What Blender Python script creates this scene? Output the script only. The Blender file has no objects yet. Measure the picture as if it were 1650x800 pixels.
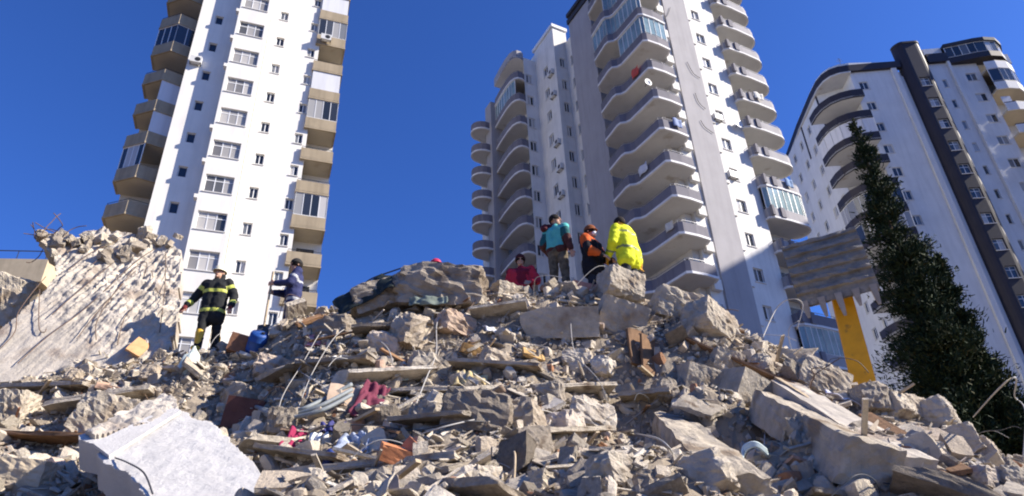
import bpy, bmesh, math, random
import numpy as np
from mathutils import Vector, Matrix, Euler
from math import sin, cos, tan, radians, degrees, pi, atan, atan2, hypot, sqrt

rnd = random.Random(7)
rng = np.random.default_rng(11)
scene = bpy.context.scene
C = scene.collection

# ------------------------------------------------------------------ camera, sky, sun, exposure
FPX = 1080.0                         # focal length in pixels of the 1650 px wide photograph
VPX, VPY = -90.0, -1938.0            # vanishing point of the plumb lines, from the picture's centre
PITCH = atan(FPX / hypot(VPX, VPY)); ROLL = atan2(VPX, -VPY)
CAM = np.array([0.0, 0.0, 1.6])
_F = np.array([0, cos(PITCH), sin(PITCH)]); _R0 = np.array([1.0, 0, 0]); _U0 = np.array([0, -sin(PITCH), cos(PITCH)])
_R = _R0 * cos(ROLL) + _U0 * sin(ROLL); _U = -_R0 * sin(ROLL) + _U0 * cos(ROLL)

cd = bpy.data.cameras.new('camera'); cam = bpy.data.objects.new('camera', cd); C.objects.link(cam)
cd.sensor_width = 36.0; cd.lens = FPX / 1650 * 36.0; cd.clip_start = 0.05; cd.clip_end = 3000
cam.matrix_world = Matrix(((_R[0], _U[0], -_F[0], CAM[0]), (_R[1], _U[1], -_F[1], CAM[1]), (_R[2], _U[2], -_F[2], CAM[2]), (0, 0, 0, 1)))
scene.camera = cam

SUN_AZ, SUN_EL = 96.0, 34.0          # azimuth clockwise from +Y
world = bpy.data.worlds.new('World'); scene.world = world; world.use_nodes = True
wn = world.node_tree.nodes; wl = world.node_tree.links
sky = wn.new('ShaderNodeTexSky'); sky.sky_type = 'NISHITA'; sky.sun_disc = False
sky.sun_elevation = radians(SUN_EL); sky.sun_rotation = radians(SUN_AZ)
sky.air_density = 1.0; sky.dust_density = 0.7; sky.ozone_density = 4.0; sky.altitude = 0
wn['Background'].inputs['Strength'].default_value = 0.11
tint = wn.new('ShaderNodeVectorMath'); tint.operation = 'MULTIPLY'; tint.inputs[1].default_value = (0.25, 0.44, 0.88)     # the clear, deep winter blue of the whole sky
wl.new(sky.outputs[0], tint.inputs[0]); wl.new(tint.outputs[0], wn['Background'].inputs['Color'])
sl = bpy.data.lights.new('sun', 'SUN'); sl.energy = 5.0; sl.angle = radians(0.5); sl.color = (1.0, 0.92, 0.80)
so = bpy.data.objects.new('sun', sl); C.objects.link(so)
SUNV = Vector((sin(radians(SUN_AZ)) * cos(radians(SUN_EL)), cos(radians(SUN_AZ)) * cos(radians(SUN_EL)), sin(radians(SUN_EL))))
so.rotation_euler = SUNV.to_track_quat('Z', 'Y').to_euler(); so.location = (30, 0, 40)
vs = scene.view_settings
vs.view_transform = 'Standard'; vs.look = 'None'; vs.gamma = 1.0; vs.use_curve_mapping = False
vs.exposure = 1.0
scene.cycles.filter_width = 2.0     # the soft edge of a handheld press photograph

# ------------------------------------------------------------------ pixel -> place
def ray(px, py): return _F + _R * ((px - 825) / FPX) + _U * ((400 - py) / FPX)
def at_y(px, py, y): d = ray(px, py); return CAM + d * (y / d[1])
def project(P):
    v = np.asarray(P, float) - CAM; w = v @ _F
    return 825 + FPX * (v @ _R) / w, 400 - FPX * (v @ _U) / w

class Frame:
    """a building's own axes: s along its face, off out of the face, z up"""
    def __init__(self, x, y, az):
        self.P = np.array([x, y, 0.0]); self.az = az
        self.t = np.array([sin(radians(az)), cos(radians(az)), 0.0]); self.n = np.array([self.t[1], -self.t[0], 0.0])
    def w(self, s, off, z): return self.P + self.t * s + self.n * off + np.array([0, 0, z])
    def on_plane(self, px, py, off=0.0):
        d = ray(px, py); k = ((self.P + self.n * off - CAM) @ self.n) / (d @ self.n); X = CAM + d * k
        return (X - self.P) @ self.t, X[2]

# ------------------------------------------------------------------ noise (numpy, world space)
def _h(ix, iy, iz, seed):
    n = (ix * 374761393 + iy * 668265263 + iz * 2147483647 + seed * 1274126177) & 0xffffffff
    n = ((n ^ (n >> 13)) * 1274126177) & 0xffffffff
    return ((n ^ (n >> 16)) & 0xffff) / 32767.5 - 1.0
def vnoise(P, seed=0):
    P = np.asarray(P, float); i = np.floor(P).astype(np.int64); f = P - i; f = f * f * (3 - 2 * f)
    x, y, z = i[..., 0], i[..., 1], i[..., 2]; r = 0
    for dx in (0, 1):
        for dy in (0, 1):
            for dz in (0, 1):
                w = (f[..., 0] if dx else 1 - f[..., 0]) * (f[..., 1] if dy else 1 - f[..., 1]) * (f[..., 2] if dz else 1 - f[..., 2])
                r = r + w * _h(x + dx, y + dy, z + dz, seed)
    return r
def fbm(P, o=3, seed=0):
    P = np.asarray(P, float); r = 0; a = 1.0
    for k in range(o): r = r + a * vnoise(P * (2.03 ** k) + k * 17.3, seed + k); a *= 0.5
    return r

# ------------------------------------------------------------------ materials
MATS = {}
def mat(name, col=(0.5, 0.5, 0.5), rough=0.8, spec=0.3, var=0.0, scale=2.0, bump=0.0, bscale=30.0, metal=0.0, rand=None, streak=0.0, stain=None, coord='Object', island=None, rdist=None, detail=8):
    """rand / island: list of (pos, colour) ramps driven by the object's or the loose piece's random number"""
    if name in MATS: return MATS[name]
    m = bpy.data.materials.new(name); m.use_nodes = True; MATS[name] = m
    nt = m.node_tree; N = nt.nodes; L = nt.links; b = N['Principled BSDF']
    b.inputs['Roughness'].default_value = rough; b.inputs['Specular IOR Level'].default_value = spec; b.inputs['Metallic'].default_value = metal
    tc = N.new('ShaderNodeTexCoord'); co = tc.outputs['Object']
    if coord == 'World':
        co = N.new('ShaderNodeNewGeometry').outputs['Position']
    cur = None
    if rand or island:
        ramp = N.new('ShaderNodeValToRGB'); rr = rand or island
        ramp.color_ramp.interpolation = 'LINEAR' if rdist is None else rdist
        els = ramp.color_ramp.elements
        while len(els) < len(rr): els.new(0.5)
        for e, (p, c) in zip(els, rr): e.position = p; e.color = (*c, 1)
        if rand: src = N.new('ShaderNodeObjectInfo').outputs['Random']
        else: src = N.new('ShaderNodeNewGeometry').outputs['Random Per Island']
        L.new(src, ramp.inputs[0]); cur = ramp.outputs[0]
    def colsock():
        nonlocal cur
        if cur is None:
            rgb = N.new('ShaderNodeRGB'); rgb.outputs[0].default_value = (*col, 1); cur = rgb.outputs[0]
        return cur
    if var:
        nz = N.new('ShaderNodeTexNoise'); nz.inputs['Scale'].default_value = scale; nz.inputs['Detail'].default_value = detail; nz.inputs['Roughness'].default_value = 0.65
        L.new(co, nz.inputs['Vector'])
        mr = N.new('ShaderNodeMapRange'); mr.inputs[1].default_value = 0.3; mr.inputs[2].default_value = 0.7; mr.inputs[3].default_value = 1 - var; mr.inputs[4].default_value = 1 + var
        L.new(nz.outputs['Fac'], mr.inputs[0])
        mx = N.new('ShaderNodeVectorMath'); mx.operation = 'SCALE'; L.new(colsock(), mx.inputs[0]); L.new(mr.outputs[0], mx.inputs['Scale']); cur = mx.outputs[0]
    if streak:
        mp = N.new('ShaderNodeMapping'); mp.inputs['Scale'].default_value = (1.7, 1.7, 0.16); L.new(co, mp.inputs[0])
        n2 = N.new('ShaderNodeTexNoise'); n2.inputs['Scale'].default_value = 1.5; n2.inputs['Detail'].default_value = 6; L.new(mp.outputs[0], n2.inputs['Vector'])
        m2 = N.new('ShaderNodeMapRange'); m2.inputs[1].default_value = 0.45; m2.inputs[2].default_value = 0.75; m2.inputs[3].default_value = 1; m2.inputs[4].default_value = 1 - streak
        L.new(n2.outputs['Fac'], m2.inputs[0])
        mx = N.new('ShaderNodeVectorMath'); mx.operation = 'SCALE'; L.new(colsock(), mx.inputs[0]); L.new(m2.outputs[0], mx.inputs['Scale']); cur = mx.outputs[0]
    if stain:
        n3 = N.new('ShaderNodeTexNoise'); n3.inputs['Scale'].default_value = stain[1]; n3.inputs['Detail'].default_value = 5; L.new(co, n3.inputs['Vector'])
        m3 = N.new('ShaderNodeMapRange'); m3.inputs[1].default_value = stain[2]; m3.inputs[2].default_value = stain[2] + 0.12; L.new(n3.outputs['Fac'], m3.inputs[0])
        mc = N.new('ShaderNodeMixRGB'); L.new(m3.outputs[0], mc.inputs[0]); L.new(colsock(), mc.inputs[1]); mc.inputs[2].default_value = (*stain[0], 1); cur = mc.outputs[0]
    if cur is None: b.inputs['Base Color'].default_value = (*col, 1)
    else: L.new(cur, b.inputs['Base Color'])
    if bump:
        nb = N.new('ShaderNodeTexNoise'); nb.inputs['Scale'].default_value = bscale; nb.inputs['Detail'].default_value = 8; nb.inputs['Roughness'].default_value = 0.7; L.new(co, nb.inputs['Vector'])
        bp = N.new('ShaderNodeBump'); bp.inputs['Strength'].default_value = min(1.0, bump); bp.inputs['Distance'].default_value = 0.02 * max(1, bump); L.new(nb.outputs['Fac'], bp.inputs['Height']); L.new(bp.outputs[0], b.inputs['Normal'])
    return m

WHITE = mat('white_render', (0.77, 0.74, 0.68), 0.85, 0.2, var=0.06, scale=0.5, streak=0.10, bump=0.15, bscale=14)
WHITE_B = mat('white_painted_render', (0.68, 0.66, 0.62), 0.85, 0.2, var=0.10, scale=0.6, streak=0.15, bump=0.15, bscale=14)
WHITE_C = mat('pale_blue_white_render', (0.70, 0.69, 0.67), 0.8, 0.25, var=0.08, scale=0.4, streak=0.12, bump=0.1, bscale=10)
GREYP = mat('grey_render', (0.34, 0.325, 0.33), 0.85, 0.2, var=0.08, scale=0.5, streak=0.12, bump=0.12, bscale=14)
GREYD = mat('dark_grey_parapet_paint', (0.17, 0.16, 0.18), 0.8, 0.25, var=0.10, scale=1.0, streak=0.2)
BEIGE = mat('beige_parapet_paint', (0.37, 0.30, 0.205), 0.85, 0.2, var=0.10, scale=1.2, streak=0.25)
BEIGE_S = mat('cream_balcony_soffit', (0.48, 0.42, 0.325), 0.9, 0.15, var=0.08, scale=0.8, stain=((0.40, 0.33, 0.25), 0.9, 0.62))
SOFFIT = mat('pale_balcony_soffit', (0.56, 0.55, 0.53), 0.9, 0.15, var=0.08, scale=0.8, stain=((0.40, 0.36, 0.31), 0.9, 0.62))
LIP = mat('white_balcony_lip', (0.70, 0.69, 0.68), 0.8, 0.25, var=0.06, scale=1.5, streak=0.1)
CHAR = mat('charcoal_cladding_paint', (0.030, 0.026, 0.034), 0.6, 0.35, var=0.15, scale=0.8, streak=0.1)
ROOFD = mat('dark_roof_edge', (0.045, 0.043, 0.05), 0.7, 0.3, var=0.1)
DARKIN = mat('dark_interior', (0.05, 0.048, 0.045), 0.9, 0.1)
PVC = mat('white_window_frame', (0.72, 0.72, 0.71), 0.45, 0.4)
SILL = mat('stone_sill', (0.62, 0.60, 0.57), 0.8, 0.2)
GLASS = mat('window_glass', rough=0.06, spec=0.7, rand=[(0.0, (0.02, 0.025, 0.03)), (0.45, (0.035, 0.04, 0.05)), (0.60, (0.16, 0.17, 0.18)), (0.80, (0.34, 0.33, 0.31)), (1.0, (0.50, 0.48, 0.45))])
GLASS_D = mat('dark_window_glass', (0.02, 0.024, 0.034), 0.08, 0.7)
GLASS_G = mat('balcony_glazing', (0.20, 0.28, 0.29), 0.07, 0.8, var=0.35, scale=0.8)
METAL = mat('grey_metal', (0.30, 0.30, 0.31), 0.5, 0.5, metal=0.4)
DARKMET = mat('dark_metal', (0.05, 0.05, 0.055), 0.5, 0.5, metal=0.3)
BLIND = mat('white_roller_blind', (0.66, 0.66, 0.68), 0.7, 0.2, streak=0.15)
ACW = mat('air_conditioner_white', (0.62, 0.61, 0.58), 0.5, 0.4, var=0.1)
BLACKP = mat('black_plastic', (0.02, 0.02, 0.022), 0.5, 0.4)
# ------------------------------------------------------------------ object helpers
def link(o, parent=None):
    C.objects.link(o)
    if parent is not None: o.parent = parent
    return o
def tag(o, label, cat, group=None, kind='thing'):
    o['label'] = label
    if cat: o['category'] = cat
    if group: o['group'] = group
    o['kind'] = kind
    return o
def empty(name, loc=(0, 0, 0), rz=0.0, rot=None):
    o = bpy.data.objects.new(name, None); o.empty_display_size = 0.1
    o.location = [float(v) for v in loc]; o.rotation_euler = rot if rot is not None else (0, 0, rz)
    return link(o)
def mesh_from(name, V, F, m=None, smooth=False, mi=None):
    me = bpy.data.meshes.new(name)
    me.from_pydata([tuple(map(float, v)) for v in V], [], [tuple(map(int, f)) for f in F]); 
    for x in (m if isinstance(m, (list, tuple)) else [m]):
        if x: me.materials.append(x)
    if mi is not None: me.polygons.foreach_set('material_index', np.asarray(mi, dtype=np.int32))
    if smooth: me.polygons.foreach_set('use_smooth', np.ones(len(me.polygons), dtype=bool))
    me.update(); return me
def fast_mesh(name, V, T, m=None, smooth=False):
    """numpy verts (n,3) and triangles or quads (k,3|4)"""
    V = np.ascontiguousarray(V, dtype=np.float32); T = np.ascontiguousarray(T, dtype=np.int32); k, w = T.shape
    me = bpy.data.meshes.new(name); me.vertices.add(len(V)); me.vertices.foreach_set('co', V.ravel())
    me.loops.add(k * w); me.loops.foreach_set('vertex_index', T.ravel())
    me.polygons.add(k); me.polygons.foreach_set('loop_start', np.arange(0, k * w, w, dtype=np.int32)); me.polygons.foreach_set('loop_total', np.full(k, w, dtype=np.int32))
    if m: me.materials.append(m)
    me.polygons.foreach_set('use_smooth', np.full(k, smooth, dtype=bool))
    me.update(calc_edges=True); me.validate(); return me
def obj(name, me, parent=None, loc=None, rot=None, scale=None):
    o = bpy.data.objects.new(name, me)
    if loc is not None: o.location = [float(v) for v in loc]
    if rot is not None: o.rotation_euler = rot
    if scale is not None: o.scale = scale
    return link(o, parent)

class MB:
    def __init__(self): self.V = []; self.F = []; self.M = []
    def add(self, V, F, mi=0):
        b = len(self.V); self.V += [tuple(v) for v in V]; self.F += [tuple(i + b for i in f) for f in F]; self.M += [mi] * len(F); return self
    def quad(self, a, b, c, d, mi=0): return self.add([a, b, c, d], [(0, 1, 2, 3)], mi)
    def box(self, x0, x1, y0, y1, z0, z1, mi=0):
        return self.add([(x0, y0, z0), (x1, y0, z0), (x1, y1, z0), (x0, y1, z0), (x0, y0, z1), (x1, y0, z1), (x1, y1, z1), (x0, y1, z1)],
                        [(0, 3, 2, 1), (4, 5, 6, 7), (0, 1, 5, 4), (1, 2, 6, 5), (2, 3, 7, 6), (3, 0, 4, 7)], mi)
    def prism(self, poly, z0, z1, mi=0):
        n = len(poly); V = [(p[0], p[1], z0) for p in poly] + [(p[0], p[1], z1) for p in poly]
        ar = sum(poly[i][0] * poly[(i + 1) % n][1] - poly[(i + 1) % n][0] * poly[i][1] for i in range(n))
        F = [tuple(range(n))[::-1], tuple(range(n, 2 * n))] + [(i, (i + 1) % n, n + (i + 1) % n, n + i) for i in range(n)]
        if ar < 0: F = [f[::-1] for f in F]
        return self.add(V, F, mi)
    def band(self, path, th, z0, z1, mi=0):
        """wall of thickness th along an open 2-D path, thickened to the path's right-hand side"""
        inn = offset_path(path, th); n = len(path)
        V = [(p[0], p[1], z0) for p in path] + [(p[0], p[1], z1) for p in path] + [(p[0], p[1], z0) for p in inn] + [(p[0], p[1], z1) for p in inn]
        F = []
        for i in range(n - 1):
            F += [(i, i + 1, n + i + 1, n + i), (2 * n + i + 1, 2 * n + i, 3 * n + i, 3 * n + i + 1), (n + i, n + i + 1, 3 * n + i + 1, 3 * n + i), (i + 1, i, 2 * n + i, 2 * n + i + 1)]
        F += [(0, n, 3 * n, 2 * n), (n - 1, 3 * n - 1, 4 * n - 1, 2 * n - 1)]
        return self.add(V, F, mi)
    def tube(self, pts, r, n=6, mi=0, r1=None):
        V, F = tube_geo(pts, r, n, r1); return self.add(V, F, mi)
    def build(self, name, m, parent=None, smooth=False, loc=None, rot=None):
        me = mesh_from(name, self.V, self.F, m, smooth, self.M if isinstance(m, (list, tuple)) else None)
        return obj(name, me, parent, loc, rot)
    def mesh(self, name, m, smooth=False): return mesh_from(name, self.V, self.F, m, smooth, self.M if isinstance(m, (list, tuple)) else None)

def offset_path(path, d):
    out = []
    for i in range(len(path)):
        a = Vector(path[max(0, i - 1)][:2]); b = Vector(path[i][:2]); c = Vector(path[min(len(path) - 1, i + 1)][:2])
        d1 = (b - a).normalized() if i > 0 else (c - b).normalized(); d2 = (c - b).normalized() if i < len(path) - 1 else d1
        n1 = Vector((d1.y, -d1.x)); n2 = Vector((d2.y, -d2.x)); mm = (n1 + n2); mm.normalize()
        k = d / max(0.4, mm.dot(n1)); out.append((b.x + mm.x * k, b.y + mm.y * k))
    return out
def tube_geo(pts, r, n=6, r1=None, caps=True):
    pts = [Vector([float(c) for c in p]) for p in pts]; N = len(pts); V = []; F = []
    up = Vector((0.13, 0.21, 1)).normalized(); prev = None
    for i, p in enumerate(pts):
        d = (pts[min(N - 1, i + 1)] - pts[max(0, i - 1)])
        if d.length < 1e-9: d = Vector((0, 0, 1))
        d.normalize()
        if prev is None:
            a = d.cross(up)
            if a.length < 0.05: a = d.cross(Vector((1, 0, 0)))
        else: a = prev - d * prev.dot(d)
        a.normalize(); prev = a; b = d.cross(a)
        rr = r if r1 is None else r + (r1 - r) * i / max(1, N - 1)
        if isinstance(r, (list, tuple)): rr = r[i]
        for k in range(n):
            t = 2 * pi * k / n; q = p + a * (cos(t) * rr) + b * (sin(t) * rr); V.append((q.x, q.y, q.z))
    for i in range(N - 1):
        for k in range(n):
            k2 = (k + 1) % n; F.append((i * n + k, i * n + k2, (i + 1) * n + k2, (i + 1) * n + k))
    if caps: F += [tuple(range(n))[::-1], tuple(range((N - 1) * n, N * n))]
    return V, F
def catmull(P, k=6):
    P = [np.asarray(p, float) for p in P]; out = []
    for i in range(len(P) - 1):
        a = P[max(0, i - 1)]; b = P[i]; c = P[i + 1]; d = P[min(len(P) - 1, i + 2)]
        for j in range(k):
            t = j / k; out.append(0.5 * ((2 * b) + (c - a) * t + (2 * a - 5 * b + 4 * c - d) * t * t + (3 * b - a - 3 * c + d) * t ** 3))
    out.append(P[-1]); return out

# ------------------------------------------------------------------ ground and the rubble heap's body
GRND = mat('dusty_ground', (0.12, 0.10, 0.085), 0.95, 0.15, var=0.25, scale=0.8, bump=0.4, bscale=20, coord='World')
V = []; F = []
g = MB(); g.quad((-900, -900, 0), (900, -900, 0), (900, 900, 0), (-900, 900, 0)); o = g.build('ground', GRND); o['kind'] = 'structure'; o['label'] = 'flat dusty ground around the towers'

CTRL = [  # picture x, picture y, distance ahead in metres
 (-350, 690, 11.5), (-150, 630, 11.6), (0, 606, 11.6), (150, 588, 11.5), (290, 572, 11.3), (350, 568, 11.0), (420, 562, 10.9), (460, 525, 10.4), (560, 505, 10.3), (700, 494, 10.3),
 (800, 480, 10.3), (900, 476, 10.3), (1000, 484, 10.3), (1080, 496, 10.2), (1160, 522, 9.9), (1240, 566, 9.5), (1340, 630, 9.2), (1430, 672, 8.9), (1540, 730, 8.6), (1650, 792, 8.3), (1850, 900, 8.0),
 (480, 580, 9.4), (600, 570, 9.2), (750, 565, 9.1), (900, 565, 9.1), (1050, 570, 9.1), (1150, 582, 8.7),
 (-100, 680, 9.5), (50, 655, 9.6), (200, 640, 9.8), (330, 620, 10.0), (420, 640, 10.0), (520, 650, 7.7), (650, 650, 7.8), (800, 640, 7.9), (950, 640, 8.1), (1080, 662, 8.6), (1150, 612, 8.0),
 (1250, 672, 6.7), (1400, 745, 5.7), (1560, 835, 5.1), (1450, 705, 7.9), (1600, 795, 7.2), (1700, 870, 6.3),
 (0, 720, 8.9), (100, 730, 8.8), (250, 700, 8.6), (380, 720, 8.7), (430, 720, 8.2), (550, 740, 6.2), (700, 730, 6.0), (850, 730, 6.2), (950, 740, 6.7), (1050, 742, 8.3), (1180, 735, 8.6), (1280, 775, 6.8),
 (-100, 800, 6.8), (0, 800, 6.7), (150, 850, 6.6), (350, 860, 6.0), (500, 800, 4.9), (700, 800, 4.8), (900, 800, 5.1), (1050, 800, 6.8), (1200, 800, 7.4), (1350, 815, 5.3)]
pts = [at_y(*c) for c in CTRL]
for x in np.arange(-12, 13, 3.0):
    pts += [np.array([x, 0.0, 0.0]), np.array([x, 1.5, 0.25]), np.array([x, -3.0, 0.0]), np.array([x, 18.0, 0.3]), np.array([x, 21.0, 0.0])]
    if abs(x) < 11: pts.append(np.array([x, 3.0, 1.1]))
for x in (-7, -4, -1, 2, 4): pts.append(np.array([x, 13.8, 4.3]))
for y in (2, 6, 10, 14): pts += [np.array([-17.0, y, 0.5 + 0.12 * y]), np.array([16.0, y, 0.2])]
PTS = np.array(pts); Pxy = PTS[:, :2]
def _tps(r2): return np.where(r2 > 1e-12, 0.5 * r2 * np.log(np.maximum(r2, 1e-12)), 0.0)
_n = len(Pxy); _K = _tps(((Pxy[:, None] - Pxy[None]) ** 2).sum(-1)) + np.eye(_n) * 0.06
_A = np.zeros((_n + 3, _n + 3)); _A[:_n, :_n] = _K; _A[:_n, _n] = 1; _A[:_n, _n + 1:] = Pxy; _A[_n, :_n] = 1; _A[_n + 1:, :_n] = Pxy.T
_W = np.linalg.solve(_A, np.concatenate([PTS[:, 2], np.zeros(3)]))
def base_h(xy):
    xy = np.atleast_2d(xy); out = np.empty(len(xy))
    for i in range(0, len(xy), 20000):
        q = xy[i:i + 20000]; out[i:i + 20000] = _tps(((q[:, None] - Pxy[None]) ** 2).sum(-1)) @ _W[:_n] + _W[_n] + q @ _W[_n + 1:]
    return out
def heap_h(xy):
    xy = np.atleast_2d(np.asarray(xy, float)); z = base_h(xy); P = np.column_stack([xy, np.zeros(len(xy))])
    amp = np.clip(z / 2.0, 0, 1)
    w = np.clip((9.7 - xy[:, 1]) / 1.4, 0, 1) * np.clip((z - 1.4) / 0.8, 0, 1)
    big = vnoise(P * np.array([0.85, 0.55, 1]) + 4.2, 41); z = z + w * (0.30 * big + 0.16 * np.abs(vnoise(P * np.array([1.9, 1.5, 1]), 43)))
    return z + amp * (0.13 * fbm(P * 0.9, 3, 3) + 0.05 * np.abs(fbm(P * 4.0, 3, 9)) - 0.04)
def hit(px, py, lift=0.0):
    """where the line of sight through a picture point meets the heap"""
    d = ray(px, py); ys = np.arange(2.5, 16.0, 0.03); Q = CAM + d[None] * (ys / d[1])[:, None]
    b = Q[:, 2] < heap_h(Q[:, :2]) + 0.0
    i = int(np.argmax(b)) if b.any() else int(np.argmin(Q[:, 2] - heap_h(Q[:, :2])))
    return Q[i] + np.array([0, 0, lift])
def heap_normal(x, y, e=0.25):
    z = heap_h([(x - e, y), (x + e, y), (x, y - e), (x, y + e)]); v = Vector((-(z[1] - z[0]) / (2 * e), -(z[3] - z[2]) / (2 * e), 1)); v.normalize(); return v

CONC_RAMP = [(0.0, (0.25, 0.21, 0.165)), (0.18, (0.41, 0.355, 0.285)), (0.40, (0.52, 0.455, 0.365)), (0.62, (0.56, 0.485, 0.38)), (0.80, (0.43, 0.355, 0.27)), (0.90, (0.63, 0.57, 0.48)), (1.0, (0.46, 0.31, 0.21))]
HEAP = mat('gap_shade_brown_dust', (0.29, 0.24, 0.18), 0.97, 0.1, var=0.38, scale=1.7, bump=1.0, bscale=28, coord='World', stain=((0.13, 0.105, 0.085), 1.1, 0.54), detail=12)  # darker brown base paints shade into the gaps between the pieces
CONC = mat('broken_concrete', rough=0.95, spec=0.12, var=0.26, scale=5.0, bump=2.4, bscale=15, rand=CONC_RAMP, stain=((0.24, 0.185, 0.135), 2.3, 0.58))
BITS = mat('small_rubble_bits', rough=0.95, spec=0.12, var=0.26, scale=5.0, bump=1.5, bscale=26, coord='World',
           island=CONC_RAMP[:-1] + [(0.93, (0.56, 0.52, 0.45)), (0.955, (0.46, 0.23, 0.13)), (0.98, (0.22, 0.13, 0.075)), (1.0, (0.60, 0.56, 0.50))])
xs = np.arange(-15, 15.01, 0.07); ys = np.arange(0.6, 20.5, 0.07); X, Y = np.meshgrid(xs, ys); XY = np.column_stack([X.ravel(), Y.ravel()])
Z = heap_h(XY); P3 = np.column_stack([XY, Z]); amp = np.clip(Z / 1.5, 0, 1)
Z = Z + amp * (0.07 * fbm(P3 * 6.0, 3, 21) + 0.05 * np.abs(vnoise(P3 * 13.0, 5)))
Z = np.where(np.abs(XY[:, 0]) > 13.5, Z - (np.abs(XY[:, 0]) - 13.5) * 3, Z)
nx, ny = len(xs), len(ys); I = np.arange(nx * ny).reshape(ny, nx)
Q = np.column_stack([I[:-1, :-1].ravel(), I[:-1, 1:].ravel(), I[1:, 1:].ravel(), I[1:, :-1].ravel()])
o = obj('rubble_terrain', fast_mesh('rubble_terrain', np.column_stack([XY, Z]), Q, HEAP, False)); o['kind'] = 'structure'; o['label'] = 'dusty body of the collapsed building heap'
GLASS_L = mat('curtained_window_glass', rough=0.08, spec=0.6, rand=[(0.0, (0.05, 0.055, 0.06)), (0.25, (0.22, 0.21, 0.20)), (0.6, (0.42, 0.40, 0.37)), (0.9, (0.58, 0.55, 0.50)), (1.0, (0.40, 0.25, 0.12))])
# ------------------------------------------------------------------ building kit
def building(name, fr, label, group=None):
    e = empty(name, fr.P, radians(90 - fr.az)); tag(e, label, 'building', group); return e
def wall_holes(mb, fx, s0, s1, z0, z1, holes, depth, mi=0):
    """plane wall with recessed rectangular openings; fx(s, d, z) -> local point, d = depth behind the face"""
    S = sorted({s0, s1, *[h[0] for h in holes], *[h[1] for h in holes]}); Zs = sorted({z0, z1, *[h[2] for h in holes], *[h[3] for h in holes]})
    S = [s for s in S if s0 - 1e-6 <= s <= s1 + 1e-6]; Zs = [z for z in Zs if z0 - 1e-6 <= z <= z1 + 1e-6]
    for i in range(len(S) - 1):
        j = 0
        while j < len(Zs) - 1:
            sm = (S[i] + S[i + 1]) / 2
            def inh(k): zm = (Zs[k] + Zs[k + 1]) / 2; return any(h[0] < sm < h[1] and h[2] < zm < h[3] for h in holes)
            if inh(j): j += 1; continue
            k = j
            while k + 1 < len(Zs) - 1 and not inh(k + 1): k += 1
            mb.quad(fx(S[i], 0, Zs[j]), fx(S[i + 1], 0, Zs[j]), fx(S[i + 1], 0, Zs[k + 1]), fx(S[i], 0, Zs[k + 1]), mi); j = k + 1
    for a, b, c, d in holes:
        mb.quad(fx(a, 0, c), fx(a, depth, c), fx(b, depth, c), fx(b, 0, c), mi); mb.quad(fx(a, 0, d), fx(b, 0, d), fx(b, depth, d), fx(a, depth, d), mi)
        mb.quad(fx(a, 0, c), fx(a, 0, d), fx(a, depth, d), fx(a, depth, c), mi); mb.quad(fx(b, 0, c), fx(b, depth, c), fx(b, depth, d), fx(b, 0, d), mi)
        mb.quad(fx(a, depth, c), fx(b, depth, c), fx(b, depth, d), fx(a, depth, d), mi)
_WC = {}
def window(parent, loc, w, h, rz=0.0, panes=2, transom=False, sill=True, glass=None, depth=0.16, frame=None, door=False):
    """window set in an opening: loc = centre on the wall face, local -y looks out. window > frame(own mesh), pane(s), sill"""
    key = (round(w, 2), round(h, 2), panes, transom, depth, frame.name if frame else '')
    if key not in _WC:
        ft = 0.055; y0 = depth - 0.075; y1 = depth - 0.012
        m = MB(); m.box(-w / 2 + 0.004, -w / 2 + ft, y0, y1, -h / 2 + 0.004, h / 2 - 0.004); m.box(w / 2 - ft, w / 2 - 0.004, y0, y1, -h / 2 + 0.004, h / 2 - 0.004)
        m.box(-w / 2 + ft, w / 2 - ft, y0, y1, -h / 2 + 0.004, -h / 2 + ft); m.box(-w / 2 + ft, w / 2 - ft, y0, y1, h / 2 - ft, h / 2 - 0.004)
        pw = (w - 2 * ft) / panes; PR = []
        for k in range(1, panes): x = -w / 2 + ft + pw * k; m.box(x - 0.03, x + 0.03, y0 + 0.006, y1, -h / 2 + ft, h / 2 - ft)
        zt = h / 2 - ft
        if transom: zt = h / 2 - h * 0.30; m.box(-w / 2 + ft, w / 2 - ft, y0 + 0.01, y1, zt - 0.03, zt + 0.03)
        fr = m.mesh('window', frame or PVC)
        pane_me = MB().box(-pw / 2 + 0.02, pw / 2 - 0.02, depth - 0.045, depth - 0.035, -h / 2 + ft - 0.01, h / 2 - ft + 0.01).mesh('pane', None)
        sl = MB().box(-w / 2 - 0.06, w / 2 + 0.06, -0.06, 0.02, -h / 2 - 0.07, -h / 2 - 0.004).mesh('sill', SILL)
        _WC[key] = (fr, pane_me, sl, [(-w / 2 + ft + pw * (k + 0.5)) for k in range(panes)], {})
    fr, pane_me, sl, PX, cache = _WC[key]; gm = glass or GLASS
    if gm.name not in cache: c = pane_me.copy(); c.materials.clear(); c.materials.append(gm); cache[gm.name] = c
    o = obj('window', fr, parent, loc, (0, 0, rz))
    for x in PX: obj('pane', cache[gm.name], o, (x, 0, 0))
    if sill: obj('sill', sl, o)
    return o
def arc(cx, cy, r, a0, a1, n=10, ry=None): return [(cx + r * cos(radians(a0 + (a1 - a0) * k / n)), cy + (ry or r) * sin(radians(a0 + (a1 - a0) * k / n))) for k in range(n + 1)]
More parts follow.
